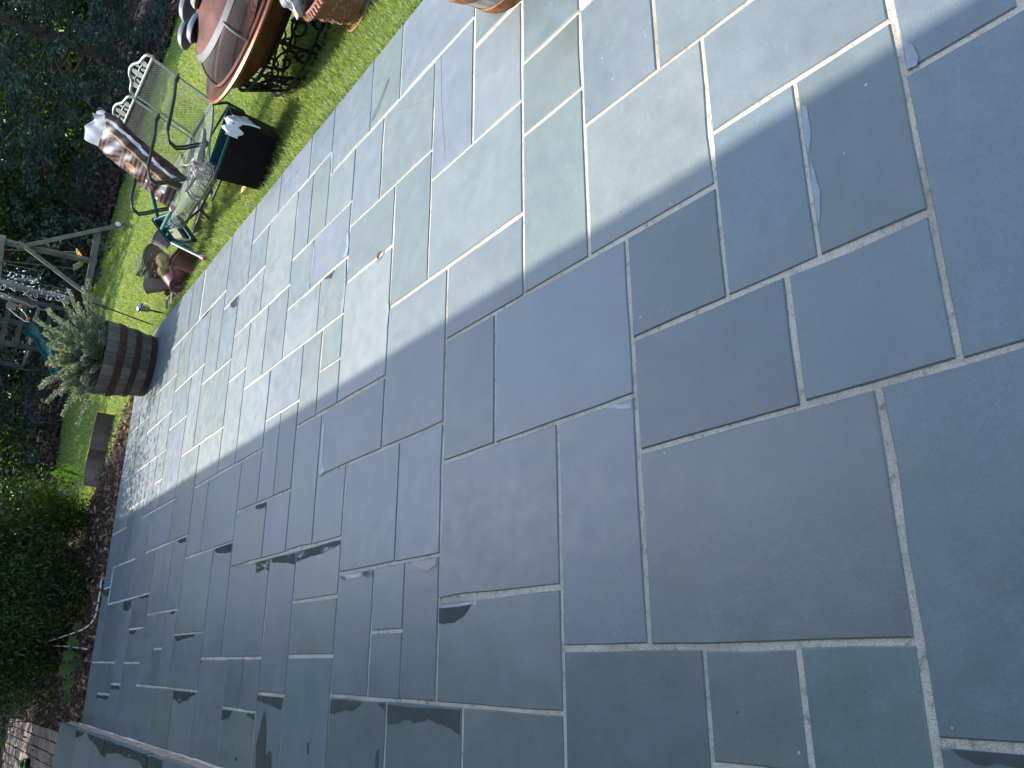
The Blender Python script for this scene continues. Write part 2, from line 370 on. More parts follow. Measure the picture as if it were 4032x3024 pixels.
# ------------------------------------------------------------------ measured layout (metres)
STONES=[
(1.698,1.999,1.508,1.816,"g"),(1.095,1.698,1.508,1.817,"g"),(1.095,1.548,1.044,1.508,"p"),(0.791,1.244,0.804,1.044,"b"),(0.791,1.244,0.572,0.804,"n"),(0.791,1.095,1.044,1.355,"d"),(0.489,0.791,0.888,1.355,"d"),(0.489,0.791,0.571,0.888,"b"),(0.641,1.095,1.355,1.976,"b"),(0.641,1.094,1.976,2.284,"d"),(0.028,0.641,1.355,1.666,"l"),(0.028,0.489,0.726,1.355,"n"),(-0.204,0.028,0.962,1.196,"g"),(0.183,0.641,1.666,2.285,"l"),(-0.126,0.183,1.666,2.285,"n"),(0.786,1.396,2.284,2.744,"n"),(0.332,0.786,2.285,2.592,"b"),(0.332,0.786,2.592,3.062,"b"),(-0.126,0.332,2.752,3.062,"b"),(0.101,0.332,2.517,2.752,"b"),(-0.126,0.101,2.517,2.752,"b"),(-0.126,0.332,2.285,2.517,"b"),(0.249,0.480,3.062,3.527,"p"),(0.018,0.249,3.062,3.527,"g"),(0.480,1.092,3.361,3.667,"b"),(0.786,1.092,2.744,3.361,"n"),(0.480,0.786,3.062,3.361,"b"),(0.783,1.234,3.667,3.903,"d"),(1.092,1.542,3.435,3.666,"g"),(1.317,1.542,3.205,3.435,"g"),(1.092,1.317,3.205,3.435,"g"),(1.092,1.693,2.744,3.204,"p"),(0.783,1.234,3.903,4.133,"b"),(1.234,1.542,3.666,4.133,"?"),(1.693,1.999,2.744,3.204,"g"),(1.396,1.999,2.433,2.744,"g"),(1.396,1.849,1.816,2.433,"p"),(1.094,1.396,1.817,2.284,"n"),(1.849,2.459,2.129,2.433,"l"),(1.849,2.299,1.816,2.129,"p"),(1.999,2.457,2.433,2.893,"g"),(2.457,2.904,2.750,3.053,"g"),(2.456,2.901,3.053,3.512,"b"),(2.608,2.898,3.512,3.824,"b"),(2.608,2.896,3.824,4.299,"l"),(2.146,2.609,3.512,3.748,"g"),(2.146,2.456,3.203,3.512,"p"),(1.999,2.457,2.893,3.203,"l"),(2.146,2.608,3.748,3.967,"?"),(1.992,2.608,3.967,4.438,"?"),(1.837,2.146,3.657,3.967,"?"),(1.837,2.146,3.203,3.657,"l"),(1.542,1.837,3.204,3.514,"g"),(1.542,1.837,3.514,3.967,"p"),(1.542,1.992,3.967,4.282,"?"),(2.608,2.897,4.299,4.752,"?"),(2.306,2.608,4.438,4.752,"?"),(2.306,2.900,4.752,5.233,"?"),(2.455,2.903,5.233,5.859,"?"),(2.455,2.906,5.890,6.184,"?"),(1.842,2.454,5.233,5.549,"?"),(1.842,2.306,4.912,5.233,"?"),(1.998,2.455,5.549,6.010,"?"),(1.998,2.455,6.010,6.330,"?"),(2.153,2.455,6.330,6.661,"?"),(1.844,2.153,6.817,7.127,"?"),(1.844,2.153,6.329,6.817,"?"),(1.688,1.998,5.853,6.329,"?"),(1.382,1.998,5.549,5.853,"?"),(1.382,1.842,4.912,5.549,"?"),(1.682,1.992,4.588,4.912,"?"),(1.081,1.682,4.588,4.912,"p"),(1.542,1.992,4.282,4.588,"p"),(1.082,1.542,4.133,4.588,"?"),(1.081,1.382,4.912,5.393,"?"),(0.772,1.382,5.396,5.853,"?"),(1.081,1.688,5.853,6.327,"?"),(1.305,1.536,6.326,6.574,"?"),(1.081,1.305,6.325,6.574,"?"),(1.081,1.537,6.574,6.831,"?"),(1.226,1.537,6.831,7.125,"?"),(0.459,0.771,6.208,6.513,"?"),(0.458,1.081,6.513,6.831,"?"),(0.771,1.081,5.853,6.513,"?"),(0.310,0.771,5.724,6.209,"n"),(0.310,0.772,5.399,5.724,"b"),(0.625,1.081,5.067,5.396,"?"),(0.625,1.081,4.458,5.067,"b"),(0.158,0.625,4.794,5.399,"g"),(0.783,1.082,4.133,4.458,"?"),(0.480,0.783,3.984,4.458,"?"),(0.480,0.783,3.667,3.984,"?"),(0.015,0.625,4.458,4.794,"b"),(0.015,0.480,3.855,4.458,"b"),(-0.139,0.480,3.527,3.855,"l"),(-0.220,0.015,4.088,4.331,"?"),(-0.220,0.015,3.855,4.088,"?"),(-0.153,0.310,5.402,5.665,"?"),(0.079,0.310,5.665,5.885,"?"),(-0.153,0.079,5.665,5.885,"?"),(-0.153,0.310,5.885,6.210,"n"),(-0.008,0.227,6.210,6.692,"?"),(0.227,0.458,6.209,6.692,"?"),(-0.158,0.457,6.692,7.001,"?"),(-0.236,-0.008,7.001,7.220,"?"),(-0.008,0.456,7.001,7.629,"?"),(0.456,0.764,7.152,7.593,"?"),(0.457,0.764,6.831,7.152,"?"),(1.536,1.844,6.328,6.661,"?"),(1.537,1.844,6.661,7.126,"?"),(2.455,2.908,6.184,6.661,"?"),(2.153,2.607,6.661,7.128,"?"),(2.607,2.908,6.661,7.128,"?"),(1.999,2.460,7.127,7.505,"?"),(2.460,2.908,7.128,7.505,"?"),(1.999,2.460,7.505,7.920,"?"),(2.460,2.908,7.505,7.920,"?"),(1.537,1.999,7.126,7.505,"?"),(1.537,1.999,7.505,7.920,"?"),(1.226,1.537,7.125,7.339,"?"),(0.764,1.226,6.831,7.074,"?"),(0.764,1.226,7.074,7.339,"?"),(1.074,1.537,7.339,7.920,"?"),(0.601,1.074,7.629,7.920,"?"),(0.764,1.074,7.339,7.629,"?"),(-0.008,0.601,7.629,7.920,"?"),(-0.236,-0.008,7.220,7.465,"?"),(-0.480,-0.008,7.465,7.920,"?"),(-0.480,-0.236,7.001,7.465,"?"),(-0.480,-0.158,6.693,7.001,"?"),(-0.480,-0.008,6.211,6.693,"?"),(-0.480,-0.153,5.665,6.211,"?"),(-0.480,-0.153,5.256,5.665,"?"),(-0.480,-0.153,4.794,5.256,"?"),(-0.153,0.158,4.794,5.402,"?"),(-0.480,0.015,4.331,4.794,"?"),(-0.480,-0.220,3.855,4.331,"?"),(-0.480,-0.139,3.527,3.855,"?"),(-0.480,0.018,3.062,3.527,"b"),(-0.480,-0.126,2.606,3.062,"d"),(-0.480,-0.126,2.131,2.606,"d"),(-0.480,-0.126,1.666,2.131,"n"),(-0.480,0.028,1.196,1.666,"d"),(-0.480,-0.204,0.962,1.196,"?"),(-0.480,0.028,0.726,0.962,"?"),(-0.480,-0.126,0.280,0.726,"d"),(-0.126,0.489,0.140,0.726,"b"),(0.489,1.102,0.070,0.572,"b"),(1.102,1.548,0.351,0.572,"?"),(1.102,1.549,-0.070,0.351,"?"),(1.244,1.548,0.572,1.044,"n"),(1.548,1.999,0.572,1.197,"p"),(1.548,1.999,1.197,1.508,"n"),(1.999,2.299,1.508,1.816,"?"),(2.299,2.907,1.815,2.129,"g"),(2.458,2.906,2.129,2.750,"l"),(1.992,2.306,4.438,4.912,"?"),(2.299,2.908,1.258,1.815,"?"),(1.999,2.908,0.699,1.258,"?"),
]
PUDDLES=[
[(0.771,5.619),(0.767,5.428),(0.730,5.430),(0.737,5.493),(0.736,5.547),(0.751,5.609)],
[(0.439,7.016),(0.447,6.728),(0.391,6.729),(0.371,6.781),(0.366,6.865),(0.383,6.986)],
[(0.452,6.538),(0.452,6.211),(0.432,6.241),(0.433,6.360),(0.438,6.467)],
[(0.306,5.586),(0.306,5.437),(0.287,5.467),(0.284,5.527),(0.291,5.571)],
[(0.617,4.767),(0.620,4.467),(0.567,4.473),(0.576,4.611),(0.596,4.753)],
[(0.600,7.921),(0.593,7.639),(0.523,7.632),(0.535,7.747),(0.563,7.892)],
[(0.219,6.647),(0.217,6.437),(0.199,6.452),(0.187,6.543),(0.198,6.623)],
[(0.151,5.391),(0.155,4.959),(0.140,4.975),(0.135,5.054),(0.129,5.147),(0.120,5.266),(0.120,5.336)],
[(-0.157,5.267),(-0.153,4.807),(-0.173,4.815),(-0.184,4.898),(-0.209,4.966),(-0.213,5.033),(-0.228,5.097),(-0.221,5.161),(-0.202,5.270)],
[(0.003,4.799),(0.003,4.751),(-0.013,4.786)],
[(-0.254,7.460),(-0.248,7.004),(-0.268,7.031),(-0.278,7.150),(-0.270,7.288),(-0.275,7.454)],
[(-0.176,6.988),(-0.168,6.697),(-0.197,6.685),(-0.190,6.806),(-0.196,6.962)],
[(0.771,4.141),(0.769,3.985),(0.744,3.998),(0.744,4.082),(0.755,4.136)],
[(0.475,3.838),(0.466,3.540),(0.414,3.535),(0.433,3.658),(0.448,3.763),(0.446,3.823)],
[(0.469,3.521),(0.472,3.070),(0.453,3.073),(0.445,3.150),(0.434,3.278),(0.434,3.377),(0.425,3.511)],
[(0.476,4.054),(0.476,3.854),(0.409,3.844),(0.432,3.920),(0.421,3.989),(0.414,4.036)],
[(0.322,2.464),(0.325,2.296),(0.301,2.302),(0.286,2.345),(0.287,2.376),(0.301,2.423)],
[(0.329,3.053),(0.324,2.760),(0.296,2.761),(0.307,2.863),(0.303,2.964),(0.313,3.029)],
[(-0.141,3.060),(-0.138,2.794),(-0.152,2.797),(-0.167,2.846),(-0.175,2.942),(-0.186,3.001),(-0.186,3.053)],
[(-0.136,2.661),(-0.137,2.606),(-0.159,2.612),(-0.150,2.651)],
[(-0.140,2.593),(-0.138,2.143),(-0.207,2.140),(-0.188,2.214),(-0.183,2.248),(-0.173,2.317),(-0.180,2.352),(-0.188,2.402),(-0.181,2.463),(-0.197,2.539),(-0.202,2.587)],
[(-0.145,3.852),(-0.143,3.545),(-0.199,3.551),(-0.179,3.700),(-0.170,3.845)],
[(-0.210,3.748),(-0.249,3.712),(-0.341,3.691),(-0.391,3.684),(-0.364,3.636),(-0.372,3.613),(-0.447,3.600),(-0.464,3.784),(-0.349,3.803),(-0.300,3.781),(-0.251,3.766)],
[(0.171,2.280),(0.160,2.273),(0.163,2.092),(0.145,2.110),(0.126,2.142),(0.112,2.194),(0.115,2.277)],
[(-0.228,4.323),(-0.225,4.169),(-0.239,4.182),(-0.261,4.217),(-0.272,4.275),(-0.277,4.323)],
[(-0.224,3.972),(-0.223,3.864),(-0.256,3.866),(-0.244,3.911),(-0.239,3.960)],
[(1.832,3.499),(1.834,3.348),(1.794,3.375),(1.814,3.440)],
[(-0.133,0.704),(-0.131,0.580),(-0.156,0.585),(-0.153,0.617),(-0.154,0.668),(-0.146,0.688)],
[(2.296,5.101),(2.301,5.002),(2.300,4.932),(2.228,4.931),(2.223,4.976),(2.243,5.029)],
[(2.441,5.830),(2.435,5.572),(2.421,5.635),(2.424,5.736)],
[(-0.421,4.057),(-0.430,4.038),(-0.441,4.038),(-0.441,4.054),(-0.432,4.065)],
[(-0.305,3.244),(-0.304,3.227),(-0.349,3.218),(-0.346,3.235)],
[(-0.289,2.657),(-0.284,2.643),(-0.352,2.641),(-0.354,2.660),(-0.315,2.662)],
]
LANDING_PUDDLES=[
[(-0.486,7.320),(-0.488,7.011),(-0.513,7.033),(-0.530,7.180),(-0.545,7.286)],
[(-0.491,6.874),(-0.489,6.683),(-0.537,6.673),(-0.520,6.783)],
[(-0.489,6.662),(-0.488,6.224),(-0.594,6.176),(-0.580,6.347),(-0.550,6.469),(-0.528,6.628)],
[(-0.484,6.200),(-0.483,5.773),(-0.538,5.734),(-0.541,5.895),(-0.566,6.172)],
[(-0.486,5.739),(-0.483,5.123),(-0.567,5.085),(-0.561,5.180),(-0.534,5.278),(-0.539,5.474),(-0.543,5.715)],
[(-0.481,5.098),(-0.480,4.799),(-0.539,4.784),(-0.565,5.061)],
]
CHIPS=[
[(1.050,3.349),(1.028,3.323),(0.941,3.316),(0.887,3.315),(0.843,3.311),(0.799,3.275),(0.786,3.319),(0.794,3.346),(0.892,3.339),(0.975,3.348)],
[(0.718,3.054),(0.700,3.034),(0.670,3.032),(0.658,3.048)],
[(1.973,3.212),(1.968,3.231),(1.923,3.231),(1.897,3.214),(1.853,3.265),(1.843,3.206),(1.902,3.198)],
[(1.832,3.217),(1.821,3.228),(1.718,3.219),(1.633,3.218),(1.598,3.238),(1.547,3.230),(1.545,3.208),(1.609,3.202),(1.700,3.203)],
[(2.108,3.655),(2.079,3.637),(1.927,3.634),(1.864,3.644),(1.876,3.657),(1.971,3.658)],
[(1.170,0.794),(1.159,0.781),(1.097,0.780),(1.064,0.786),(1.045,0.794),(1.084,0.799)],
[(1.018,0.793),(0.993,0.785),(0.944,0.780),(0.891,0.786),(0.867,0.795),(0.936,0.796)],
[(1.174,0.559),(1.156,0.543),(1.117,0.536),(1.103,0.543),(1.107,0.561),(1.140,0.560)],
[(0.636,1.482),(0.633,1.433),(0.619,1.367),(0.607,1.371),(0.623,1.434)],
[(2.616,3.522),(2.582,3.490),(2.461,3.481),(2.464,3.499)],
[(0.165,2.273),(0.170,2.130),(0.173,2.060),(0.159,2.060),(0.162,2.085),(0.160,2.273)],
[(1.437,2.751),(1.426,2.765),(1.353,2.767),(1.307,2.757),(1.329,2.745),(1.396,2.741)],
]
# ------------------------------------------------------------------ ground
def sheet(name, poly, z, mat, kind='structure', sub=0, amp=0.0, label=None):
    mb = MB(); mb.add([(x, y, z) for x, y in poly], [tuple(range(len(poly)))])
    o = mb.build(name, mat, smooth=False); tag(o, kind=kind); return o
G0 = -0.055
sheet('lawn', [(-150, -60), (150, -60), (150, 220), (-150, 220)], G0, M_LAWN)

def rough_sheet(name, inside, x0, x1, y0, y1, step, z, amp, mat):
    from mathutils import noise as mno
    nx = int((x1 - x0) / step); ny = int((y1 - y0) / step); vs = []; idx = {}; fs = []
    for j in range(ny + 1):
        for i in range(nx + 1):
            x = x0 + i * step; y = y0 + j * step
            vs.append((x, y, z + amp * (mno.noise(Vector((x * 2.1, y * 2.1, 1))) + .6 * mno.noise(Vector((x * 7, y * 7, 4))))))
    for j in range(ny):
        for i in range(nx):
            if inside(x0 + (i + .5) * step, y0 + (j + .5) * step):
                a = j * (nx + 1) + i; fs.append((a, a + 1, a + nx + 2, a + nx + 1))
    mb = MB(); mb.add(vs, fs); o = mb.build(name, mat); tag(o, kind='structure'); return o
def border_x(y):      # right-hand limit of the mulch bed beyond the patio
    return np.interp(y, [7.9, 8.3, 8.7, 9.4, 10.1, 11.2, 12.5], [2.75, 2.45, 2.15, 1.75, 1.45, 1.5, 1.9])
def far_edge(x):      # where the lawn ends at the foot of the trees
    return np.interp(x, [-3, .9, 1.6, 2.2, 2.7, 3.6, 4.5, 5.6, 6.3, 7.0, 7.7, 8.2, 8.9, 12], [11.6, 11.6, 12.3, 12.6, 13.2, 13.7, 13.4, 12.9, 12.2, 11.8, 10.3, 9.2, 8.2, 4.0])
rough_sheet('mulch_bed', lambda x, y: x < border_x(y) and not (x < -.58 - .02 * (y - 8) and y > 8.3 and x > -3.2 and y < 12.9), -3.4, 3.0, 7.93, 13.5, .10, -.035, .022, M_MULCH)
rough_sheet('tree_bed', lambda x, y: y > far_edge(x) + .12 * math.sin(x * 5.3) and not (x < 1.9 and y < 13.4), -6, 16, 3.0, 26, .22, -.02, .035, M_SOIL)

# ------------------------------------------------------------------ bluestone patio
bed = MB()
def grid_box(mb, x0, x1, y0, y1, z0, z1): mb.box(((x0 + x1) / 2, (y0 + y1) / 2, (z0 + z1) / 2), (x1 - x0, y1 - y0, z1 - z0))
grid_box(bed, -.505, 2.892, -.12, 7.905, -.14, -.0040)
patio = bed.build('patio', M_MORTAR, smooth=False); tag(patio, kind='structure')
TINTS = {'b': (.152, .190, .206), 'l': (.166, .192, .208), 'n': (.154, .184, .189), 'g': (.152, .188, .179), 'd': (.126, .158, .165), 'p': (.188, .218, .216)}
def flagstone(x0, x1, y0, y1, tint, parent, ztop, thick, name='flagstone', gap=(.0035, .0085), amp=.0016):
    g = [random.uniform(*gap) for _ in range(4)]
    if parent is patio:                                    # the joints running away from the house side are the wide ones
        g[0] += .0006; g[1] += .0006
        if y0 < 2.0: g[0] += .001; g[1] += .001; g[2] += .0015; g[3] += .0015
        else: g[2] -= .0008; g[3] -= .0010
    X0, X1, Y0, Y1 = x0 + g[0], x1 - g[1], y0 + g[2], y1 - g[3]
    cx, cy = (X0 + X1) / 2, (Y0 + Y1) / 2
    out = []
    def side(ax, ay, bx, by, nx, ny):
        L = math.hypot(bx - ax, by - ay); k = max(2, min(5, int(L / .14)))
        bow = random.uniform(-.0012, .0012)
        for i in range(k):
            t = i / k; j = 0 if i == 0 else random.uniform(-amp, amp) + bow
            if i and random.random() < .10: j -= random.uniform(.002, .006)
            out.append((ax + (bx - ax) * t + nx * j, ay + (by - ay) * t + ny * j))
    side(X0, Y0, X1, Y0, 0, -1); side(X1, Y0, X1, Y1, 1, 0); side(X1, Y1, X0, Y1, 0, 1); side(X0, Y1, X0, Y0, -1, 0)
    n = len(out); bv = .0028; vs = []
    dz = random.uniform(-.0006, .0006)
    for (x, y) in out:                                     # top ring, pulled in by the worn arris
        dx, dy = cx - x, cy - y
        sx = bv * (1 if dx > 0 else -1) if abs(abs(dx) - (X1 - X0) / 2) < .012 else 0
        sy = bv * (1 if dy > 0 else -1) if abs(abs(dy) - (Y1 - Y0) / 2) < .012 else 0
        vs.append((x + sx - cx, y + sy - cy, dz))
    for (x, y) in out: vs.append((x - cx, y - cy, dz - .0026))
    for (x, y) in out: vs.append((x - cx, y - cy, -thick))
    fs = [tuple(range(n))] + [(n + i, n + (i + 1) % n, (i + 1) % n, i) for i in range(n)] + [(2 * n + i, 2 * n + (i + 1) % n, n + (i + 1) % n, n + i) for i in range(n)]
    me = bpy.data.meshes.new(name); me.from_pydata(vs, [], fs); me.materials.append(M_STONE); me.update()
    o = bpy.data.objects.new(name, me); C.objects.link(o); o.location = (cx, cy, ztop); o.parent = parent
    c = TINTS[tint] if tint in TINTS else TINTS[random.choice('bblnngdp')]
    j = random.uniform(.95, 1.05)
    o.color = (c[0] * j * random.uniform(.97, 1.03), c[1] * j, c[2] * j * random.uniform(.96, 1.04), 1)
    return o
stones = []
for (x0, x1, y0, y1, t) in STONES:
    x1 = min(x1, 2.908); x1 = 2.904 if x1 > 2.85 else x1; y1 = 7.92 if y1 > 7.7 else y1
    x0 = -.492 if x0 < -.44 else x0
    stones.append(((x0, x1, y0, y1), flagstone(x0, x1, y0, y1, t, patio, 0.0, .04)))
def stone_at(x, y):
    for (r, o) in stones:
        if r[0] <= x <= r[1] and r[2] <= y <= r[3]: return r, o
    return None, None
def wavy(poly, amp, k=3):
    out = []
    for i in range(len(poly)):
        a, b = poly[i], poly[(i + 1) % len(poly)]
        L = math.hypot(b[0] - a[0], b[1] - a[1])
        for j in range(k):
            t = j / k; q = 0 if j == 0 else min(amp, L * .06)
            out.append((a[0] + (b[0] - a[0]) * t + random.uniform(-q, q), a[1] + (b[1] - a[1]) * t + random.uniform(-q, q)))
    return out
def film(name, poly, z, mat, clip=None, amp=.004, k=3):
    p = wavy(poly, amp, k)
    if clip is not None:
        e = .0095
        p = [(min(max(x, clip[0] + e), clip[1] - e), min(max(y, clip[2] + e), clip[3] - e)) for x, y in p]
    mb = MB(); mb.add([(x, y, z) for x, y in p], [tuple(range(len(p)))])
    o = mb.build(name, mat, smooth=False)
    if o.data.polygons[0].normal.z < 0: o.data.flip_normals()
    return o
for poly in PUDDLES:
    cx = sum(p[0] for p in poly) / len(poly); cy = sum(p[1] for p in poly) / len(poly)
    r, o = stone_at(cx, cy)
    f = film('puddle', poly, .0018, M_PUD, r); tag(f, kind='structure')
for poly in CHIPS:
    cx = sum(p[0] for p in poly) / len(poly); cy = sum(p[1] for p in poly) / len(poly)
    r, o = stone_at(cx, cy)
    if o is None: continue
    f = film('chipped_edge', poly, .0012, M_CHIP, None, .0015, 2); bring(f, o)  # real chips, paled by the sky reflection in their colour
# two thin rust veins in the sunlit stones
for pts in ([(2.452, 2.383), (2.32, 2.374), (2.184, 2.366), (2.03, 2.344), (1.877, 2.321)], [(2.425, 2.812), (2.367, 2.676), (2.31, 2.548), (2.263, 2.457)]):
    mb = MB(); vs = []; w = .0015
    for i, (x, y) in enumerate(pts): vs += [(x - w, y + w, .0012), (x + w, y - w, .0012)]
    mb.add(vs, [(2 * i, 2 * i + 1, 2 * i + 3, 2 * i + 2) for i in range(len(pts) - 1)])
    f = mb.build('rust_vein', M_VEIN, smooth=False)
    r, o = stone_at(*pts[1])
    if f.data.polygons[0].normal.z < 0: f.data.flip_normals()
    if o: bring(f, o)

# ------------------------------------------------------------------ raised landing with its brick riser
mb = MB(); grid_box(mb, -1.75, -.512, .1, 8.07, -.14, .097); landing = mb.build('landing', M_MORTAR, smooth=False); tag(landing, kind='structure')
mb = MB(); mb.tube([(-.498, y, .004 + .003 * math.sin(y * 9)) for y in np.arange(.1, 8.05, .12)], [.012 + .006 * random.random() for _ in np.arange(.1, 8.05, .12)], 7)
fil = mb.build('mortar_fillet', M_MORTAR, landing)
y = 2.4
while y < 8.0:                                             # one course of bricks laid on the slant, seen edge-on
    L = random.uniform(.185, .205)
    mb = MB(); jx = random.uniform(-.004, .004)
    a = random.uniform(-.015, .03)
    mb.box((0, 0, 0), (.09, L - .012, .068), Matrix.Rotation(a, 3, 'X') @ Matrix.Rotation(random.uniform(-.03, .03), 3, 'Z'))
    o = mb.build('brick', M_BRICK, landing, smooth=False); o.location = (-.529 + jx, y + L / 2, .060 + random.uniform(-.003, .003))
    y += L
ycuts = [8.10, 7.33, 6.665, 6.232, 5.758, 5.112, 4.796, 4.25, 3.65, 3.0, 2.4]
for i in range(len(ycuts) - 1):
    t = 'dbbbbnlbnb'[i]
    z = .13 + (.004 if i >= 6 else 0) + random.uniform(-.001, .001)
    flagstone(-1.72, -.482 + random.uniform(-.006, .006), ycuts[i + 1], ycuts[i], t, landing, z, .030, gap=(.002, .004), amp=.003)
for poly in LANDING_PUDDLES:
    poly = [(min(x, -.492), yy) for x, yy in poly]
    f = film('puddle', poly, .1355, M_PUD, None, .004); tag(f, kind='structure')

# ------------------------------------------------------------------ brick path beyond the landing
mb = MB(); mb.add([(-3.0, 8.35, -.038), (-.60, 8.35, -.038), (-.66, 12.9, -.038), (-3.0, 12.9, -.038)], [(0, 1, 2, 3)])
path = mb.build('brick_path', M_SOIL, smooth=False); tag(path, kind='structure')
pm = MB(); pv = [(-.048, -.098), (.048, -.098), (.048, .098), (-.048, .098)]
pm.add([(a, b, 0) for a, b in [(p[0] * .93, p[1] * .965) for p in pv]] + [(a, b, -.006) for a, b in pv] + [(a, b, -.04) for a, b in pv],
       [(0, 1, 2, 3)] + [(4 + i, 4 + (i + 1) % 4, (i + 1) % 4, i) for i in range(4)] + [(8 + i, 8 + (i + 1) % 4, 4 + (i + 1) % 4, 4 + i) for i in range(4)])
p0 = pm.build('paver', M_PAVER, path, smooth=False); first = True; cnt = 0
for r_ in range(22):
    yy = 8.47 + r_ * .203
    for c_ in range(13):
        xx = -.66 - .012 * (yy - 8.3) - c_ * .103
        ys = yy + (.1 if c_ % 2 else 0)
        if cnt >= 284 or ys > 12.8: continue
        o = p0 if first else p0.copy()
        if not first: C.objects.link(o); o.parent = path
        first = False; cnt += 1
        o.location = (xx + random.uniform(-.003, .003), ys + random.uniform(-.003, .003), -.016 + random.uniform(-.004, .004))
        o.rotation_euler = (random.uniform(-.02, .02), random.uniform(-.03, .03), random.uniform(-.03, .03))

# ------------------------------------------------------------------ the house whose porch roof shades the patio (outside the frame)
house = thing('house', 'brick house with a deep porch roof, standing along the shaded side of the patio', 'house', (-1.9, 2, 0))
mb = MB(); mb.box((-2.0, 1.0, 1.6), (.25, 14.0, 3.5)); bring(mb.build('wall', M_BRICKH, smooth=False), house)
mb = MB(); mb.box((-.745, 4.4, 3.47), (2.79, 19.2, .12)); bring(mb.build('porch_roof', M_SOFFIT, smooth=False), house)
mb = MB(); mb.box((-.76, 4.4, 3.60), (2.90, 19.3, .10)); bring(mb.build('roof_covering', M_ROOF, smooth=False), house)

# ------------------------------------------------------------------ grass, mulch chips, fallen leaves
def blades(name, x0, x1, y0, y1, n, h, w, keep, parent=None):
    P = np.c_[rng.uniform(x0, x1, n), rng.uniform(y0, y1, n), np.full(n, G0)]
    P = P[keep(P[:, 0], P[:, 1])]; n = len(P)
    az = rng.uniform(0, 2 * np.pi, n); lean = rng.uniform(.15, 1.15, n); hh = h * rng.uniform(.55, 1.3, n)
    d = np.c_[np.cos(az) * np.sin(lean), np.sin(az) * np.sin(lean), np.cos(lean)]
    sd = np.c_[-np.sin(az), np.cos(az), np.zeros(n)] * (w * rng.uniform(.6, 1.4, n))[:, None]
    mid = P + d * (hh * .55)[:, None]; tip = mid + (d * np.array([1.5, 1.5, .6])) * (hh * .5)[:, None]
    v = np.empty((n, 5, 3), np.float32); v[:, 0] = P - sd; v[:, 1] = P + sd; v[:, 2] = mid + sd * .8; v[:, 3] = mid - sd * .8; v[:, 4] = tip
    me = bpy.data.meshes.new(name); me.vertices.add(n * 5); me.vertices.foreach_set('co', v.ravel())
    b = (np.arange(n) * 5)[:, None]
    li = np.concatenate([b + np.array([0, 1, 2, 3]), b + np.array([3, 2, 4])], axis=1).astype(np.int32)
    me.loops.add(n * 7); me.loops.foreach_set('vertex_index', li.ravel())
    me.polygons.add(n * 2)
    ls = np.stack([np.arange(n) * 7, np.arange(n) * 7 + 4], 1).astype(np.int32).ravel(); lt = np.tile([4, 3], n).astype(np.int32)
    me.polygons.foreach_set('loop_start', ls); me.polygons.foreach_set('loop_total', lt)
    t = np.clip(rng.normal(.45, .28, n), 0, 1); a = me.attributes.new('tint', 'FLOAT', 'POINT'); a.data.foreach_set('value', np.repeat(t, 5).astype(np.float32))
    me.materials.append(M_GRASS); me.update(); me.validate()
    o = bpy.data.objects.new(name, me); C.objects.link(o); tag(o, kind='stuff')
    if name == 'grass': tag(o, 'sunlit short green grass of the lawn growing up to the patio edge', 'grass')
    return o
ok = lambda x, y: (x > 2.915) | (y > 7.95)
lawn_ok = lambda x, y: ((x > 2.915) | (y > 7.95)) & ((y < 7.9) | (x > np.array([border_x(q) for q in y]) + rng.normal(0, .05, len(x)))) & (y < np.array([far_edge(q) for q in x]) + rng.normal(.05, .08, len(x)))
blades('grass', 2.91, 3.75, 2.6, 7.9, 42000, .060, .0019, ok)
blades('grass', 3.7, 5.2, 3.0, 10.0, 46000, .046, .0022, lawn_ok)
blades('grass', 1.6, 9.0, 7.9, 13.8, 62000, .042, .0030, lawn_ok)
blades('grass', 5.2, 9.0, 4.5, 9.5, 16000, .042, .0026, lawn_ok)

blades('grass', 2.898, 3.03, 2.7, 7.9, 6500, .078, .0020, lambda x, y: x > 2.9)
def scatter(name, n, xy, z, a, b, mat, flat=.5, label=None, cat=None):
    P = np.array([xy() for _ in range(n)]); P = np.c_[P, z + rng.uniform(0, .03, n)]
    A = rnd_unit(n); A[:, 2] *= flat; A = unit(A); B = np.cross(A, rnd_unit(n) * np.array([.4, .4, 1]) + np.array([0, 0, .6])); B = unit(B)
    o = quads(name, P, A * (a * rng.uniform(.5, 1.4, n))[:, None], B * (b * rng.uniform(.5, 1.4, n))[:, None], mat)
    return tag(o, label, cat, kind='stuff')
def bedpt():
    while True:
        y_ = 7.95 + 5.2 * random.random() ** 1.5; x_ = random.uniform(-.9, 2.9)
        if x_ < border_x(y_) + random.gauss(0, .08) and not (y_ > 8.35 and x_ < -.62): return (x_, y_)
scatter('bark_mulch', 16000, bedpt, -.035, .020, .007, M_CHIPW, .45, 'loose brown bark mulch covering the bed behind the patio', 'mulch')
scatter('leaf_litter', 1100, bedpt, -.02, .030, .016, M_DEAD, .5, 'dry tan fallen leaves lying on the bark mulch bed', 'leaves')
def treept():
    while True:
        x_ = random.uniform(-1, 10); y_ = far_edge(x_) + abs(random.gauss(0, 1.0))
        if not (x_ < 1.9 and y_ < 13.2): return (x_, y_)
scatter('tree_litter', 6000, treept, -.01, .04, .02, M_CHIPW, .5, 'dark bark and leaf litter at the foot of the trees', 'mulch')
def lawnpt():
    while True:
        x_ = random.uniform(2.95, 7.5); y_ = random.uniform(3, 13)
        if lawn_ok(np.array([x_]), np.array([y_]))[0]: return (x_, y_)
scatter('lawn_leaves', 150, lawnpt, -.02, .022, .013, M_DEAD, .4, 'small pale leaves scattered over the lawn', 'leaves')
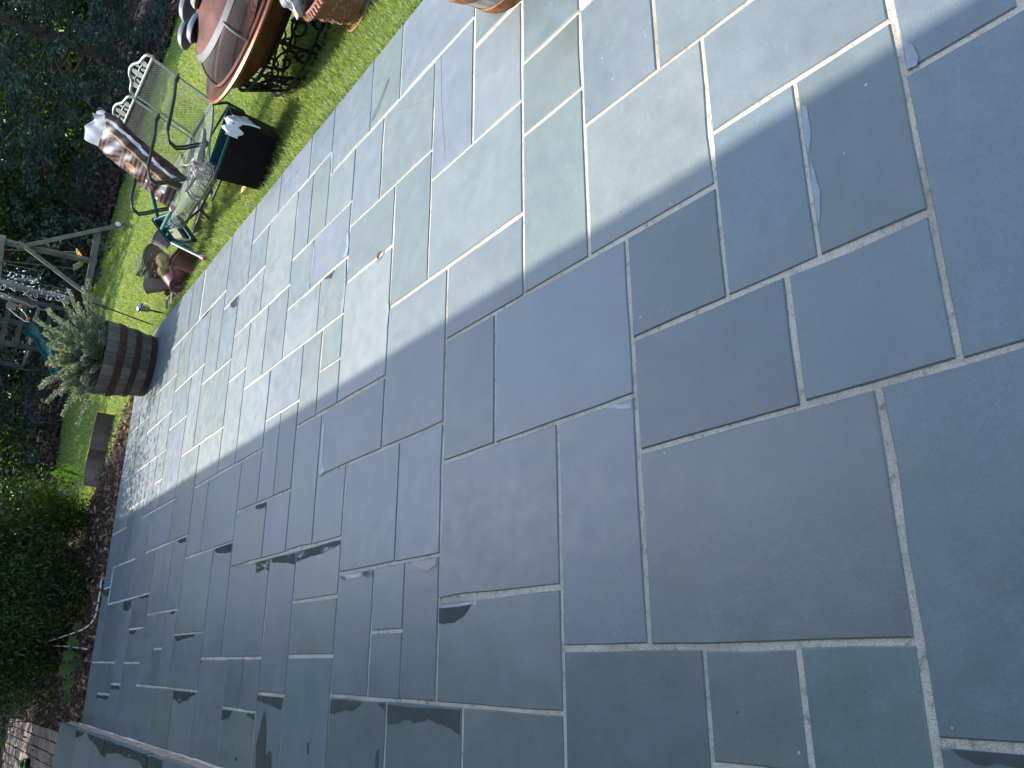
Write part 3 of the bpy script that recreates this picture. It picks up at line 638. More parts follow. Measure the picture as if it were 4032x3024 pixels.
# ------------------------------------------------------------------ trees and shrubs
def conifer(name, label, x, y, h, r, n, mat=M_CONIFER, group='trees behind the lawn', base=.0, lw=.032, ll=.085, trunk_r=.09, droop=.35, cat='tree'):
    t = thing(name, label, cat, (x, y, -.05), 0, group)
    mb = MB(); mb.tube([(0, 0, -.1), (.03, .02, h * .35), (-.02, .03, h * .7), (0, 0, h * .98)], [trunk_r, trunk_r * .8, trunk_r * .45, .012], 9)
    nb = int(34 + h * 9); Ps = []; Ds = []
    limbs = MB()
    for k in range(nb):
        z0 = base + (h * .95 - base) * (k + random.random()) / nb
        az = k * 2.4 + random.uniform(-.4, .4); fr = 1 - (z0 / h) ** 1.3
        L = r * (.35 + .75 * fr) * random.uniform(.65, 1.2)
        d = Vector((math.cos(az), math.sin(az), random.uniform(.05, .45))); pts = []
        for i in range(5):
            s = i / 4; pts.append(Vector((0, 0, z0)) + d * L * s + Vector((0, 0, -droop * L * s * s)))
        limbs.tube(pts, [.022, .016, .011, .007, .003], 4, caps=False)
        m = int(n / nb)
        s = rng.uniform(.12, 1.05, m) ** .8
        pp = np.array([np.array(pts[0])] * m) + np.outer(s, np.array(d) * L); pp[:, 2] -= droop * L * s * s
        spread = (.10 + .20 * (1 - np.abs(s - .45))) * L * .55
        nc = 9; cc = rng.normal(size=(nc, 3)); sid = np.minimum((s * nc).astype(int), nc - 1)
        pp += cc[sid] * spread[:, None] * np.array([.60, .60, .45]) + rng.normal(size=(m, 3)) * spread[:, None] * .24
        dd = np.tile(np.array(d), (m, 1)) + rng.normal(size=(m, 3)) * .55; dd[:, 2] -= droop * s
        Ps.append(pp); Ds.append(dd)
    P = np.concatenate(Ps); A = unit(np.concatenate(Ds)); B = unit(np.cross(A, rnd_unit(len(P))))
    P[:, 2] = np.maximum(P[:, 2], .03)
    mb.build('trunk', M_BARK, t); limbs.build('branches', M_BARK, t)
    q = rng.uniform(.5, 1.4, len(P))[:, None]
    quads('crown', P, A * ll * .5 * q, B * lw * .5 * q, mat, t)
    return t
def shrub(name, label, x, y, h, r, n, mat=M_BROAD, group=None, leaf=.035, lean=(0, 0), stems=16, cat='shrub', low=.15, asp=.55):
    t = thing(name, label, cat, (x, y, -.05), 0, group)
    sb = MB(); Ps = []; As = []
    for k in range(stems):
        az = k * 2.4; q = random.uniform(.25, 1)
        tip = Vector((math.cos(az) * r * q + lean[0], math.sin(az) * r * q + lean[1], h * random.uniform(.6, 1.0)))
        pts = [Vector((math.cos(az) * .06, math.sin(az) * .06, 0)), tip * .35 + Vector((0, 0, h * .12)), tip * .7 + Vector((0, 0, h * .08)), tip]
        sb.tube(pts, [.009, .007, .005, .002], 5, caps=False)
        m = n // stems
        s = rng.uniform(low, 1.05, m); a0 = np.array(pts[1]); a1 = np.array(pts[3])
        base_ = np.where(s[:, None] < .35, np.array(pts[0]) + (a0 - np.array(pts[0])) * (s / .35)[:, None], a0 + (a1 - a0) * ((s - .35) / .65)[:, None])
        # leaves sit in loose clumps along each stem
        cl = rng.normal(size=(14, 3)) * r * .22; ci = rng.integers(0, 14, m)
        pp = base_ + cl[ci] + rng.normal(size=(m, 3)) * r * .11
        Ps.append(pp)
    P = np.concatenate(Ps); P[:, 2] = np.maximum(P[:, 2], .02)
    A = unit(rnd_unit(len(P)) + np.array([0, 0, -.2])); B = unit(np.cross(A, rnd_unit(len(P)) + np.array([0, 0, 1.2])))
    q = rng.uniform(.55, 1.35, len(P))[:, None]
    sb.build('stems', M_BARK, t)
    quads('foliage', P, A * leaf * .5 * q, B * leaf * asp * .5 * q, mat, t)
    return t
GT = 'evergreens closing the garden beyond the lawn'
conifer('juniper_tree', 'tall blue-green juniper nearest the bench back, feathery sprays down to the ground', 8.5, 11.3, 4.6, 1.7, 22000, group=GT)
conifer('juniper_tree', 'blue-green juniper second along the far lawn edge, right of the swing frame', 7.0, 13.2, 4.8, 1.8, 22000, group=GT)
conifer('juniper_tree', 'dark juniper close behind the raised swing frame leg', 5.7, 14.4, 5.0, 1.8, 20000, group=GT)
conifer('juniper_tree', 'dark juniper behind the green slide and playhouse tower', 3.9, 15.6, 5.4, 2.0, 18000, group=GT)
conifer('juniper_tree', 'dark juniper left of the slide, behind the sage-green barrel plant', 2.2, 15.2, 5.6, 1.9, 15000, group=GT)
conifer('juniper_tree', 'juniper at the right edge of the photo above the copper fire pit', 10.0, 9.6, 4.6, 1.8, 18000, group=GT)
conifer('juniper_tree', 'shadowed juniper at the left, above the brick path', -.6, 16.0, 6.0, 2.0, 12000, group=GT)
conifer('spruce_tree', 'large almost black evergreen far back between the junipers and the swing frame', 8.0, 17.5, 8.5, 2.8, 15000, group=GT, lw=.03, ll=.10, trunk_r=.16)
conifer('spruce_tree', 'large almost black evergreen far back behind the slide', 3.0, 20.0, 9.0, 3.0, 14000, group=GT, lw=.03, ll=.11, trunk_r=.16)
conifer('spruce_tree', 'large dark evergreen far back above the fire pit', 12.8, 14.5, 8.5, 2.8, 14000, group=GT, lw=.03, ll=.10, trunk_r=.16)
GB = 'leafy trees among the evergreens'
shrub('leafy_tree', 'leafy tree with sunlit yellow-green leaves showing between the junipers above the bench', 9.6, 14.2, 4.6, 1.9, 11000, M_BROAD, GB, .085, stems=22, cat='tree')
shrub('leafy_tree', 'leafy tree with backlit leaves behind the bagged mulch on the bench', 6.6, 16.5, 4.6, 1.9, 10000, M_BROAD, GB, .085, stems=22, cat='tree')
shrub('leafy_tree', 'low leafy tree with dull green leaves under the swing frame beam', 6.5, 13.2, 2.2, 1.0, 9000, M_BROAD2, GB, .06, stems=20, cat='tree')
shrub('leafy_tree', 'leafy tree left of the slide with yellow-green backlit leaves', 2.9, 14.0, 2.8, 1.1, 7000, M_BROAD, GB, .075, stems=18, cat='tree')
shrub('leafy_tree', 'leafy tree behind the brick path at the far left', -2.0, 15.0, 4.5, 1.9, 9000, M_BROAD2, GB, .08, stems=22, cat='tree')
# shrubs on the mulch bed, left of the lawn
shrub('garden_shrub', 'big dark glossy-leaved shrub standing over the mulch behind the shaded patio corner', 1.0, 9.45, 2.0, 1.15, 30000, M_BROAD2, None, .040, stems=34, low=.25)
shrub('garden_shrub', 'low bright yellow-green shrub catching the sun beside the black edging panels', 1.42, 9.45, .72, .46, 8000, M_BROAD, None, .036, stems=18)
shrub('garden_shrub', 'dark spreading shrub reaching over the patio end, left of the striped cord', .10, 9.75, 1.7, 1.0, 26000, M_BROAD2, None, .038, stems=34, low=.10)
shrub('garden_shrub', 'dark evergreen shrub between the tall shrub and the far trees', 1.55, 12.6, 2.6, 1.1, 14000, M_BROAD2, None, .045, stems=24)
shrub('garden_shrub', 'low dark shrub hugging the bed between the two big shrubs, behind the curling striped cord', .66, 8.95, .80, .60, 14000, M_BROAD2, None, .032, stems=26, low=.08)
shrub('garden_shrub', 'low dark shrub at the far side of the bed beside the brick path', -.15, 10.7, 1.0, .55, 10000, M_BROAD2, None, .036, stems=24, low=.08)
conifer('garden_conifer', 'dark feathery evergreen bush at the head of the brick path', .1, 12.4, 2.6, 1.1, 12000, M_CONIFER, None, lw=.014, ll=.06, cat='shrub')

# far wood: one mass of leaves that closes the view
nf = 46000
ang = rng.uniform(-.75, .95, nf); rad = rng.uniform(22, 30, nf); zz = rng.uniform(0, 9.5, nf) * rng.uniform(.5, 1, nf)
P = np.c_[np.sin(ang) * rad + 2, np.cos(ang) * rad, zz]; A = unit(rnd_unit(nf)); B = unit(np.cross(A, rnd_unit(nf)))
o = quads('far_wood', P, A * .22, B * .14, M_BROAD2); tag(o, 'dark mass of woodland closing the view far behind the trees', 'wood', kind='stuff')

# ------------------------------------------------------------------ weeds on the mulch
def lobed_leaf(mb, c, s, nrm, up, fold=.15):
    nrm = Vector(nrm).normalized(); u = Vector(up); u = (u - nrm * u.dot(nrm)).normalized(); w = nrm.cross(u)
    outl = [(0, -.35), (.28, -.42), (.42, -.2), (.30, -.05), (.62, .05), (.50, .26), (.26, .22), (.34, .48), (.12, .50), (0, .85)]
    pts = outl + [(-a, b) for a, b in outl[-2:0:-1]]
    vs = [Vector(c)] + [Vector(c) + (w * a + u * b + nrm * (abs(a) * fold)) * s for a, b in pts]
    n = len(pts); mb.add(vs, [(0, 1 + i, 1 + (i + 1) % n) for i in range(n)])
def set_tint(o):
    me = o.data; a = me.attributes.new('tint', 'FLOAT', 'POINT'); v = rng.random(len(me.vertices)) * .25 + random.uniform(.1, .6); a.data.foreach_set('value', v.astype(np.float32))
w1 = thing('leafy_weed', 'low weed with broad lobed green leaves at the patio end beside the landing', 'plant', (-.05, 8.15, -.05))
st = MB()
for k, (x, y, z, s) in enumerate([(.34, .14, .14, .10), (.22, .10, .17, .11), (.10, .14, .18, .12), (-.02, .06, .20, .13), (-.14, .02, .16, .11), (-.24, .16, .13, .09), (.02, .26, .10, .09)]):
    st.tube([(0, .12, 0), (x * .5, y * .6 + .05, z * .8), (x, y, z)], [.004, .003, .002], 5, caps=False)
    mb = MB(); lobed_leaf(mb, (x, y, z), s, (random.uniform(-.3, .3), -.75, .75), (random.uniform(-.5, .5), -.5, -.5))
    o = mb.build('leaf', M_WEED, w1, smooth=False); set_tint(o)
st.build('stalks', M_WEED, w1)
w2 = thing('sapling', 'thin sapling with a few large oval leaves standing at the edge of the brick path', 'plant', (-.62, 10.55, -.05))
mb = MB(); mb.tube([(0, 0, 0), (.02, -.05, .20), (-.01, -.08, .40), (-.05, -.12, .62), (-.12, -.1, .8)], [.006, .006, .005, .004, .003], 6)
mb.tube([(0, -.05, .22), (-.10, -.05, .33), (-.18, -.02, .45)], [.004, .004, .002], 5); mb.build('stem', M_BARK, w2)
for (x, y, z, dx, dz) in [(.06, -.08, .28, .9, .1), (-.07, -.08, .36, -.6, .5), (.05, -.1, .46, .8, .5), (-.12, -.05, .34, -.9, 0), (-.10, -.12, .66, -.7, .4), (.0, -.12, .60, .8, .2), (-.16, -.1, .82, -.3, .9)]:
    mb = MB(); a = Vector((dx, -.2, dz)).normalized(); b = a.cross(Vector((.2, -1, .3))).normalized(); c = Vector((x, y, z))
    prof = [(0, 0), (.3, .28), (.6, .36), (.85, .25), (1.1, 0)]
    vs = [c + a * .11 * s + b * .11 * w for s, w in prof] + [c + a * .11 * s - b * .11 * w for s, w in prof[1:-1]]
    mb.add(vs, [(0, 1, 5), (1, 2, 6, 5), (2, 3, 7, 6), (3, 4, 7)]); o = mb.build('leaf', M_WEED, w2, smooth=False); set_tint(o)
w3 = thing('seedling', 'dark seedling with two big paddle leaves standing against the sunlit grass', 'plant', (1.80, 9.45, -.05))
mb = MB(); mb.tube([(0, 0, 0), (.03, -.02, .10), (.07, -.03, .17)], [.005, .005, .004], 6); mb.build('stem', M_BARK, w3)
for (a, L, W) in ((Vector((-.02, 0, 1)), .30, .052), (Vector((.42, 0, .9)), .23, .040)):
    mb = MB(); a = a.normalized(); b = a.cross(Vector((0, -1, .15))).normalized(); c = Vector((.07, -.03, .17))
    prof = [(0, 0), (.12, .35), (.35, .8), (.6, 1), (.85, .75), (1, 0)]
    vs = [c + a * L * s + b * W * w for s, w in prof] + [c + a * L * s - b * W * w for s, w in prof[1:-1]]
    mb.add(vs, [(0, 1, 6), (1, 2, 7, 6), (2, 3, 8, 7), (3, 4, 9, 8), (4, 5, 9)]); o = mb.build('leaf', M_WEED, w3, smooth=False); set_tint(o)
# ------------------------------------------------------------------ striped cords on the mulch
def cord(pts, label):
    P = [Vector(p) for p in pts]; fine = []
    for i in range(len(P) - 1):
        a, b = P[max(i - 1, 0)], P[min(i + 2, len(P) - 1)]
        for k in range(8):
            t = k / 8; t2 = t * t; t3 = t2 * t
            fine.append(.5 * ((2 * P[i]) + (-a + P[i + 1]) * t + (2 * a - 5 * P[i] + 4 * P[i + 1] - b) * t2 + (-a + 3 * P[i] - 3 * P[i + 1] + b) * t3))
    fine.append(P[-1]); mb = MB()
    for i in range(len(fine) - 1):
        mb.m = 1 if (i % 4 == 0) else 0
        mb.tube([fine[i], fine[i + 1]], .007, 7, caps=False)
    return tag(mb.build('striped_cord', [M_CORDW, M_RED]), label, 'cord', 'striped cords on the mulch bed')
cord([(.72, 8.06, .0), (.50, 8.03, .0), (.36, 8.04, .01), (.28, 8.10, .06), (.24, 8.55, .10), (.20, 9.6, .13), (.18, 10.6, .15)], 'longer red and white striped cord curling down to the patio end')
cord([(.10, 8.10, .0), (.13, 8.7, .04), (.15, 9.5, .09), (.14, 10.8, .12)], 'shorter nearly straight red and white striped cord beside the curling one')
# black edging panels
edg = thing('edging_panel', 'dark brown flexible edging panels standing curved on the bed edge', 'garden edging', (2.1, 9.3, -.05))
for (a, b, c) in ((Vector((2.50, 9.1, 0)), Vector((2.27, 9.25, 0)), Vector((2.10, 9.22, 0))), (Vector((2.12, 9.20, 0)), Vector((1.93, 9.35, 0)), Vector((1.72, 9.15, 0)))):
    mb = MB(); vs = []
    k = 10
    for i in range(k + 1):
        t = i / k; p = a * (1 - t) ** 2 + b * 2 * t * (1 - t) + c * t * t
        vs += [(p.x, p.y, -.06), (p.x + .01, p.y + .02, .12), (p.x + .008, p.y + .034, .12), (p.x, p.y + .012, -.06)]
    fs = [(4 * i + j, 4 * i + 4 + j, 4 * i + 4 + (j + 1) % 4, 4 * i + (j + 1) % 4) for i in range(k) for j in range(4)] + [(0, 1, 2, 3), (4 * k + 3, 4 * k + 2, 4 * k + 1, 4 * k)]
    mb.add(vs, fs); bring(mb.build('panel', M_BROWNP), edg)
# garden clog on the brick path
clog = thing('garden_clog', 'lime green and black rubber garden clog left on the brick path', 'shoe', (-1.02, 10.5, -.012), R(80))
mb = MB(); vs = []; n = 14
def foot(s): return .036 + .016 * math.sin(min(1, s * 1.15) * 3.1)
ringz = [(0, 1.0), (.02, 1.03)]
for (z, m) in ringz:
    for i in range(n): 
        a = 2 * math.pi * i / n; vs.append((math.cos(a) * .11 * m, math.sin(a) * foot(.5 + .5 * math.cos(a)) * m, z))
mb.add(vs, [tuple(range(n))[::-1], tuple(range(n, 2 * n))] + [(i, (i + 1) % n, n + (i + 1) % n, n + i) for i in range(n)]); mb.build('sole', M_BLACKP, clog)
mb = MB(); vs = []; 
for j in range(7):
    s = j / 6; xx = -.02 + .125 * s; hw = .050 * math.sqrt(max(0.02, 1 - (s * .93) ** 2.6)); hh = .060 * math.sqrt(max(.03, 1 - s ** 2.4))
    for k in range(9):
        a = math.pi * k / 8; vs.append((xx, math.cos(a) * hw, .022 + math.sin(a) * hh))
mb.add(vs, [(j * 9 + k, j * 9 + k + 1, j * 9 + k + 10, j * 9 + k + 9) for j in range(6) for k in range(8)]); mb.build('upper', M_LIME, clog)
mb = MB(); mb.tube([(-.02, .048, .03), (-.07, .045, .045), (-.112, 0, .05), (-.07, -.045, .045), (-.02, -.048, .03)], .008, 6); mb.build('heel_strap', M_LIME, clog)

# ------------------------------------------------------------------ whiskey-barrel planters
def barrel(label, x, y, r0, r1, h, wood, hoopm, hoops, name='barrel_planter'):
    t = thing(name, label, 'planter', (x, y, 0.001))
    ns = 20
    def rad(z): s = z / h; return r0 + (r1 - r0) * (s * 1.45 - .45 * s * s)
    mb = MB(); da = 2 * math.pi / ns; zs = [0, h * .3, h * .65, h]
    vs = []
    for z in zs:
        for rr in (rad(z), rad(z) - .022):
            for k in range(4):
                a = -da / 2 * .97 + da * .97 * k / 3; vs.append((rr * math.cos(a), rr * math.sin(a), z))
    fs = []
    for i in range(3):
        b = i * 8
        for k in range(3):
            fs += [(b + k, b + k + 1, b + 8 + k + 1, b + 8 + k), (b + 4 + k + 1, b + 4 + k, b + 12 + k, b + 12 + k + 1)]
        fs += [(b + 4, b, b + 8, b + 12), (b + 3, b + 7, b + 15, b + 11)]
    for k in range(3): fs += [(24 + k, 24 + k + 1, 28 + k + 1, 28 + k), (k + 1, k, 4 + k, 4 + k + 1)]
    mb.add(vs, fs); s0 = mb.build('stave', wood, t)
    for k in range(ns):
        o = s0 if k == 0 else s0.copy()
        if k: C.objects.link(o); o.parent = t
        o.rotation_euler = (0, 0, da * k); o.location = (0, 0, random.uniform(-.001, .001)) if k else (0, 0, 0)
        q = 1 + random.uniform(-.006, .006); o.scale = (q, q, 1)
    for (z0, z1) in hoops:
        mb = MB(); mb.lathe([(rad(z0) + .002, z0), (rad(z0) + .0065, z0 + .002), (rad((z0 + z1) / 2) + .0075, (z0 + z1) / 2), (rad(z1) + .0065, z1 - .002), (rad(z1) + .002, z1)], seg=48)
        mb.build('hoop', hoopm, t)
    mb = MB(); mb.lathe([(0.001, h * .86 + .03), (rad(h) * .5, h * .86 + .015), (rad(h * .86) - .024, h * .86)], seg=32); mb.build('soil', M_MULCH, t)
    return t, rad
barrel('backlit half-barrel planter with rusty hoops on the far right patio corner', 2.545, 7.44, .268, .335, .42, M_STAVE, M_HOOP, [(.004, .055), (.135, .190), (.262, .325)])
barrel('skylit half-barrel planter with orange rust hoops cut off by the right-hand edge of the photo', 2.565, 1.815, .262, .325, .42, M_STAVE2, M_HOOP2, [(.004, .055), (.135, .190), (.262, .325)])
# feathery plant in the far barrel
pl = thing('potted_shrub', 'large grey-green feathery shrub spilling out of the far barrel planter', 'plant', (2.545, 7.44, .36))
Ps = []; As = []; sb = MB()
tips = []
for k in range(150):
    az = k * 2.39996; q = math.sqrt((k + .5) / 150)
    tx = math.cos(az) * .44 * q; ty = math.sin(az) * .34 * q; tz = .44 * (1 - .60 * q * q) * random.uniform(.55, 1.12)
    tips.append((tx, ty, tz))
tips += [(.62, -.20, .28), (.56, -.15, .30), (.50, -.10, .38), (.40, -.12, .42), (.30, -.1, .52), (.22, .0, .58), (.34, -.02, .52), (-.36, .05, .46), (-.46, .1, .38), (-.54, .16, .24), (-.58, .22, .10), (-.40, 0, .30), (.46, .0, .30), (-.30, .1, .44), (.1, -.05, .52)]
for (tx, ty, tz) in tips:
    tip = Vector((tx, ty, tz)); p0_ = Vector((tx * .18, ty * .18, 0)); p1 = Vector((tx * .55, ty * .55, tz * .75)); pts = [p0_, p1, tip]
    sb.tube(pts, [.005, .004, .0015], 4, caps=False)
    m = 330; s = rng.uniform(.12, 1.0, m)
    a, b, c = np.array(p0_), np.array(p1), np.array(tip)
    ctr = np.outer((1 - s) ** 2, a) + np.outer(2 * s * (1 - s), b) + np.outer(s * s, c)
    tg = unit(np.outer(2 * (1 - s), b - a) + np.outer(2 * s, c - b))
    rad_ = unit(np.cross(tg, rnd_unit(m)))
    ctr += rad_ * (.045 * (1.2 - s) * rng.random(m))[:, None]
    Ps.append(ctr + rad_ * .006); As.append(unit(tg * .8 + rad_ * rng.uniform(.3, 1.1, m)[:, None]))
P = np.concatenate(Ps); A = np.concatenate(As); B = unit(np.cross(A, rnd_unit(len(P)))); q = rng.uniform(.6, 1.4, len(P))[:, None]
sb.build('stems', M_BARK, pl); quads('foliage', P, A * .0125 * q, B * .0044 * q, M_SAGE, pl)

# ------------------------------------------------------------------ solar light and shepherd hook
lt = thing('solar_light', 'short solar path light with a ribbed cap at the patio edge before the barrel', 'garden light', (3.03, 7.28, -.06))
mb = MB(); mb.tube([(0, 0, 0), (-.004, 0, .165)], .0075, 10); mb.build('stake', M_IRON, lt)
mb = MB(); mb.lathe([(.001, .160), (.020, .162), (.026, .175), (.030, .225), (.028, .228)], seg=24); mb.build('lens', M_LENS, lt)
mb = MB(); mb.lathe([(.012, .226), (.044, .228), (.046, .236), (.040, .240), (.044, .246), (.042, .254), (.034, .262), (.018, .270), (.001, .272)], seg=28); mb.build('cap', M_CAP, lt)
hk = thing('shepherd_hook', 'thin black hook pole leaning up from the grass behind the solar light', 'garden hook', (3.07, 7.74, -.06))
mb = MB(); mb.tube([(0, 0, 0), (.035, -.01, .25), (.07, -.02, .50), (.12, 0, .9), (.17, .08, 1.28), (.19, .2, 1.42), (.20, .34, 1.44), (.20, .44, 1.36)], [.006] * 7 + [.005], 8); mb.build('pole', M_IRON, hk)
# bleached branch with its string of clear bulbs, hanging from the hook
br = thing('hanging_branch', 'grey bleached forked branch hanging over the barrel plant', 'branch', (3.27, 8.18, 1.36))
mb = MB()
def rb(pts, rs):
    fine = []; rr = []
    for i in range(len(pts) - 1):
        for k in range(4):
            t = k / 4; p = Vector(pts[i]).lerp(Vector(pts[i + 1]), t); fine.append(p + Vector((random.uniform(-.008, .008), random.uniform(-.008, .008), 0))); rr.append((rs[i] * (1 - t) + rs[i + 1] * t) * random.uniform(.82, 1.18))
    fine.append(Vector(pts[-1])); rr.append(rs[-1]); return fine, rr
for pts, rs in (([(.05, 0, .02), (.055, .0, -.16), (.05, .0, -.35), (.06, .01, -.52), (.065, 0, -.70)], [.026, .03, .026, .024, .036]),
                ([(-.04, 0, .02), (-.06, 0, -.16), (-.09, .0, -.30), (-.11, .0, -.42)], [.022, .024, .018, .010]),
                ([(.05, 0, -.10), (.12, .02, -.22), (.17, .02, -.36), (.16, .02, -.42)], [.018, .018, .014, .008]),
                ([(.05, 0, -.30), (-.0, .02, -.36), (-.04, 0, -.44)], [.012, .009, .004]), ([(-.06, 0, -.2), (-.12, .02, -.24), (-.16, 0, -.3)], [.009, .006, .003]),
                ([(.06, 0, -.5), (.11, .02, -.56), (.12, 0, -.66)], [.010, .007, .003]), ([(-.10, 0, -.40), (-.12, 0, -.54), (-.17, 0, -.64), (-.18, 0, -.74)], [.007, .006, .004, .002])):
    f, r_ = rb(pts, rs); mb.tube(f, r_, 8)
mb.build('limb', M_GREYW, br)
sl = thing('string_lights', 'string of small clear bulbs wound round the grey hanging branch', 'string lights', (3.27, 8.18, 1.36))
wr = []; 
for i in range(120):
    t = i / 119; z = .0 - .66 * t; a = i * .37 + .9 * math.sin(i * .21); rr_ = .036 + .02 * math.sin(i * .77); wr.append(Vector((.05 + rr_ * math.cos(a), rr_ * math.sin(a), z + .012 * math.sin(i * 1.3))))
mb = MB(); mb.tube(wr, .0022, 4); mb.build('wire', M_WHITE, sl)
bm_ = MB(); bm_.lathe([(.001, -.016), (.004, -.012), (.006, 0), (.005, .008), (.003, .012), (.001, .013)], seg=8)
b0 = bm_.build('bulb', M_BULB, sl)
for i in range(62):
    o = b0 if i == 0 else b0.copy()
    if i: C.objects.link(o); o.parent = sl
    if i < 34: c = Vector((random.gauss(.12, .04), random.gauss(-.01, .03), random.uniform(-.44, -.16)))
    elif i < 56: c = Vector((random.gauss(.06, .05), random.gauss(-.02, .03), random.uniform(-.70, 0)))
    else: c = Vector((random.gauss(-.06, .05), random.gauss(-.02, .03), random.uniform(-.45, 0)))
    o.location = c; o.rotation_euler = (random.uniform(-1.6, 1.6), random.uniform(-1.6, 1.6), 0); q = random.uniform(.6, 1.25); o.scale = (q, q, q)
fd = thing('hanging_feeder', 'small hanging feeder of wood slats and square clay blocks below the hook', 'bird feeder', (3.15, 8.2, 1.10))
mb = MB(); mb.box((-.02, 0, .015), (.05, .05, .075)); mb.box((-.02, -.027, .015), (.052, .004, .018)); mb.build('slat_box', M_WOODG, fd, smooth=False)
for (x, z, sx) in ((.0, -.055, .036), (-.115, -.135, .036)):
    mb = MB(); mb.box((x, 0, z), (sx, .03, .022)); mb.box((x, 0, z), (sx * .8, .034, .016)); mb.build('clay_block', M_TERRA, fd, smooth=False)
mb = MB(); mb.tube([(-.05, 0, .03), (-.10, 0, -.04), (-.14, 0, -.12), (-.135, 0, -.15)], .003, 6); mb.tube([(.01, 0, .04), (.0, 0, -.04)], .003, 6); mb.tube([(-.02, 0, -.05), (-.06, 0, -.10), (-.1, 0, -.13)], .003, 6); mb.build('wire_loop', M_WHITE, fd)

# ------------------------------------------------------------------ swing frame, tower and slide
sw = thing('swing_set', 'weathered timber swing frame with a cross rail, standing on the far lawn', 'swing set', (5.05, 11, -.05))
def part_beam(name, a, b, w, h, mat, par):
    mb = MB(); mb.beam(a, b, w, h); o = mb.build(name, mat, smooth=False); bring(o, par); return o
part_beam('leg', (5.60, 10.66, -.07), (5.02, 11.04, 1.10), .065, .045, M_WOODG, sw)
part_beam('leg', (4.50, 11.16, -.07), (5.075, 10.98, 1.10), .065, .045, M_WOODG, sw)
part_beam('leg', (5.10, 11.05, .17), (5.05, 11.03, 1.30), .07, .045, M_WOODG, sw)
part_beam('cross_rail', (5.46, 10.84, .25), (4.66, 11.18, .21), .045, .075, M_WOODG, sw)
part_beam('beam', (5.06, 10.96, 1.29), (4.86, 12.9, 1.16), .09, .10, M_WOODG, sw)
mb = MB(); mb.beam((5.04, 11.02, 1.16), (5.05, 10.99, 1.27), .035, .03); bring(mb.build('bracket', M_TEALL, smooth=False), sw)
mb = MB(); mb.lathe([(.001, .012), (.03, .010), (.036, 0)], seg=16, rot=Matrix.Rotation(R(90), 3, 'X')); o = mb.build('reflector', M_WPLAST); o.location = (5.54, 10.65, .055); bring(o, sw)
def chain_seat(cx, cy, z, ztop, bx, label, mat, mat2, w=.16, dp=.085):
    t = thing('swing', label, 'swing', (cx, cy, z), 0, 'swings hanging from the timber frame')
    mb = MB(); vs = []
    for i in range(9):
        s = -1 + 2 * i / 8; zz_ = .10 * abs(s) ** 1.5
        vs += [(s * w, -dp, zz_ + .03), (s * w, dp, zz_), (s * w, dp, zz_ - .010), (s * w, -dp, zz_ + .02)]
    mb.add(vs, [(4 * i + j, 4 * i + (j + 1) % 4, 4 * i + 4 + (j + 1) % 4, 4 * i + 4 + j) for i in range(8) for j in range(4)] + [(0, 3, 2, 1), (32, 33, 34, 35)])
    mb.mi = [0 if (k // 4) < 4 else 1 for k in range(len(mb.f))]
    mb.build('seat', [mat, mat2], t)
    for s in (-1, 1):
        mb = MB(); a = Vector((s * w, 0, .05)); b = Vector((bx - cx + s * .08, .0, ztop - z)); L = (b - a).length; nl = 34
        for k in range(nl):
            p = a.lerp(b, k / nl); q_ = a.lerp(b, (k + .62) / nl); mb.tube([p, q_], .0065, 4)
        mb.build('chain', M_CHAIN, t)
    return t
chain_seat(5.20, 11.35, .30, 1.24, 5.00, 'yellow and cream swing seat hanging nearest the frame legs', M_WPLAST, M_YPLAST, .13)
chain_seat(4.92, 12.05, .26, 1.19, 4.94, 'grey-white swing seat hanging farther along behind the barrel plant', M_WPLAST, M_WPLAST, .10)
tz = thing('trapeze', 'trapeze with teal grips hanging between the two swings', 'swing', (5.0, 11.7, .75), 0, None)
mb = MB(); mb.tube([(-.06, 0, .02), (.06, 0, -.03)], .008, 8); mb.build('bar', M_TEALL, tz)
for s in (-1, 1):
    mb = MB()
    for k in range(12): mb.tube([(s * .06, 0, .04 * k), (s * .06 - s * .002 * k, 0, .04 * k + .026)], .005, 4)
    mb.build('chain', M_CHAIN, tz)
tw = thing('play_tower', 'dark timber play tower behind the swings, with rails and a platform', 'playhouse', (4.6, 13.4, -.05))
for (x, y_) in ((4.35, 12.9), (5.05, 12.9), (4.35, 13.9), (5.05, 13.9)):
    part_beam('post', (x, y_, -.07), (x, y_, 1.5), .07, .07, M_WOODD, tw)
for z in (.25, .46, .80, .98): part_beam('rail', (4.30, 12.86, z), (5.10, 12.86, z - .01), .03, .06, M_WOODD, tw)
for k in range(7): part_beam('deck_board', (4.36 + k * .115, 12.9, .60), (4.36 + k * .115, 13.9, .60), .10, .025, M_WOODG, tw)
sd = thing('slide', 'wavy dark teal plastic slide running down from the play tower', 'slide', (4.3, 12.7, -.05))
ctr = [Vector(p) for p in [(4.70, 12.85, .72), (4.60, 12.72, .70), (4.48, 12.5, .62), (4.36, 12.32, .56), (4.22, 12.15, .53), (4.08, 12.0, .46), (3.92, 11.82, .40), (3.75, 11.65, .36), (3.62, 11.55, .33)]]
mb = MB(); rows = []
for i, c in enumerate(ctr):
    t = (ctr[min(i + 1, 8)] - ctr[max(i - 1, 0)]).normalized(); w_ = t.cross(Vector((0, 0, 1))).normalized(); u_ = Vector((0, 0, 1))
    rows.append([c + w_ * a + u_ * b for a, b in ((-.105, .045), (-.10, .05), (-.09, .045), (-.08, 0), (-.02, -.004), (.02, -.004), (.08, 0), (.09, .045), (.10, .05), (.105, .045), (.105, -.02), (-.105, -.02))])
vs = [v for r_ in rows for v in r_]; K = 12
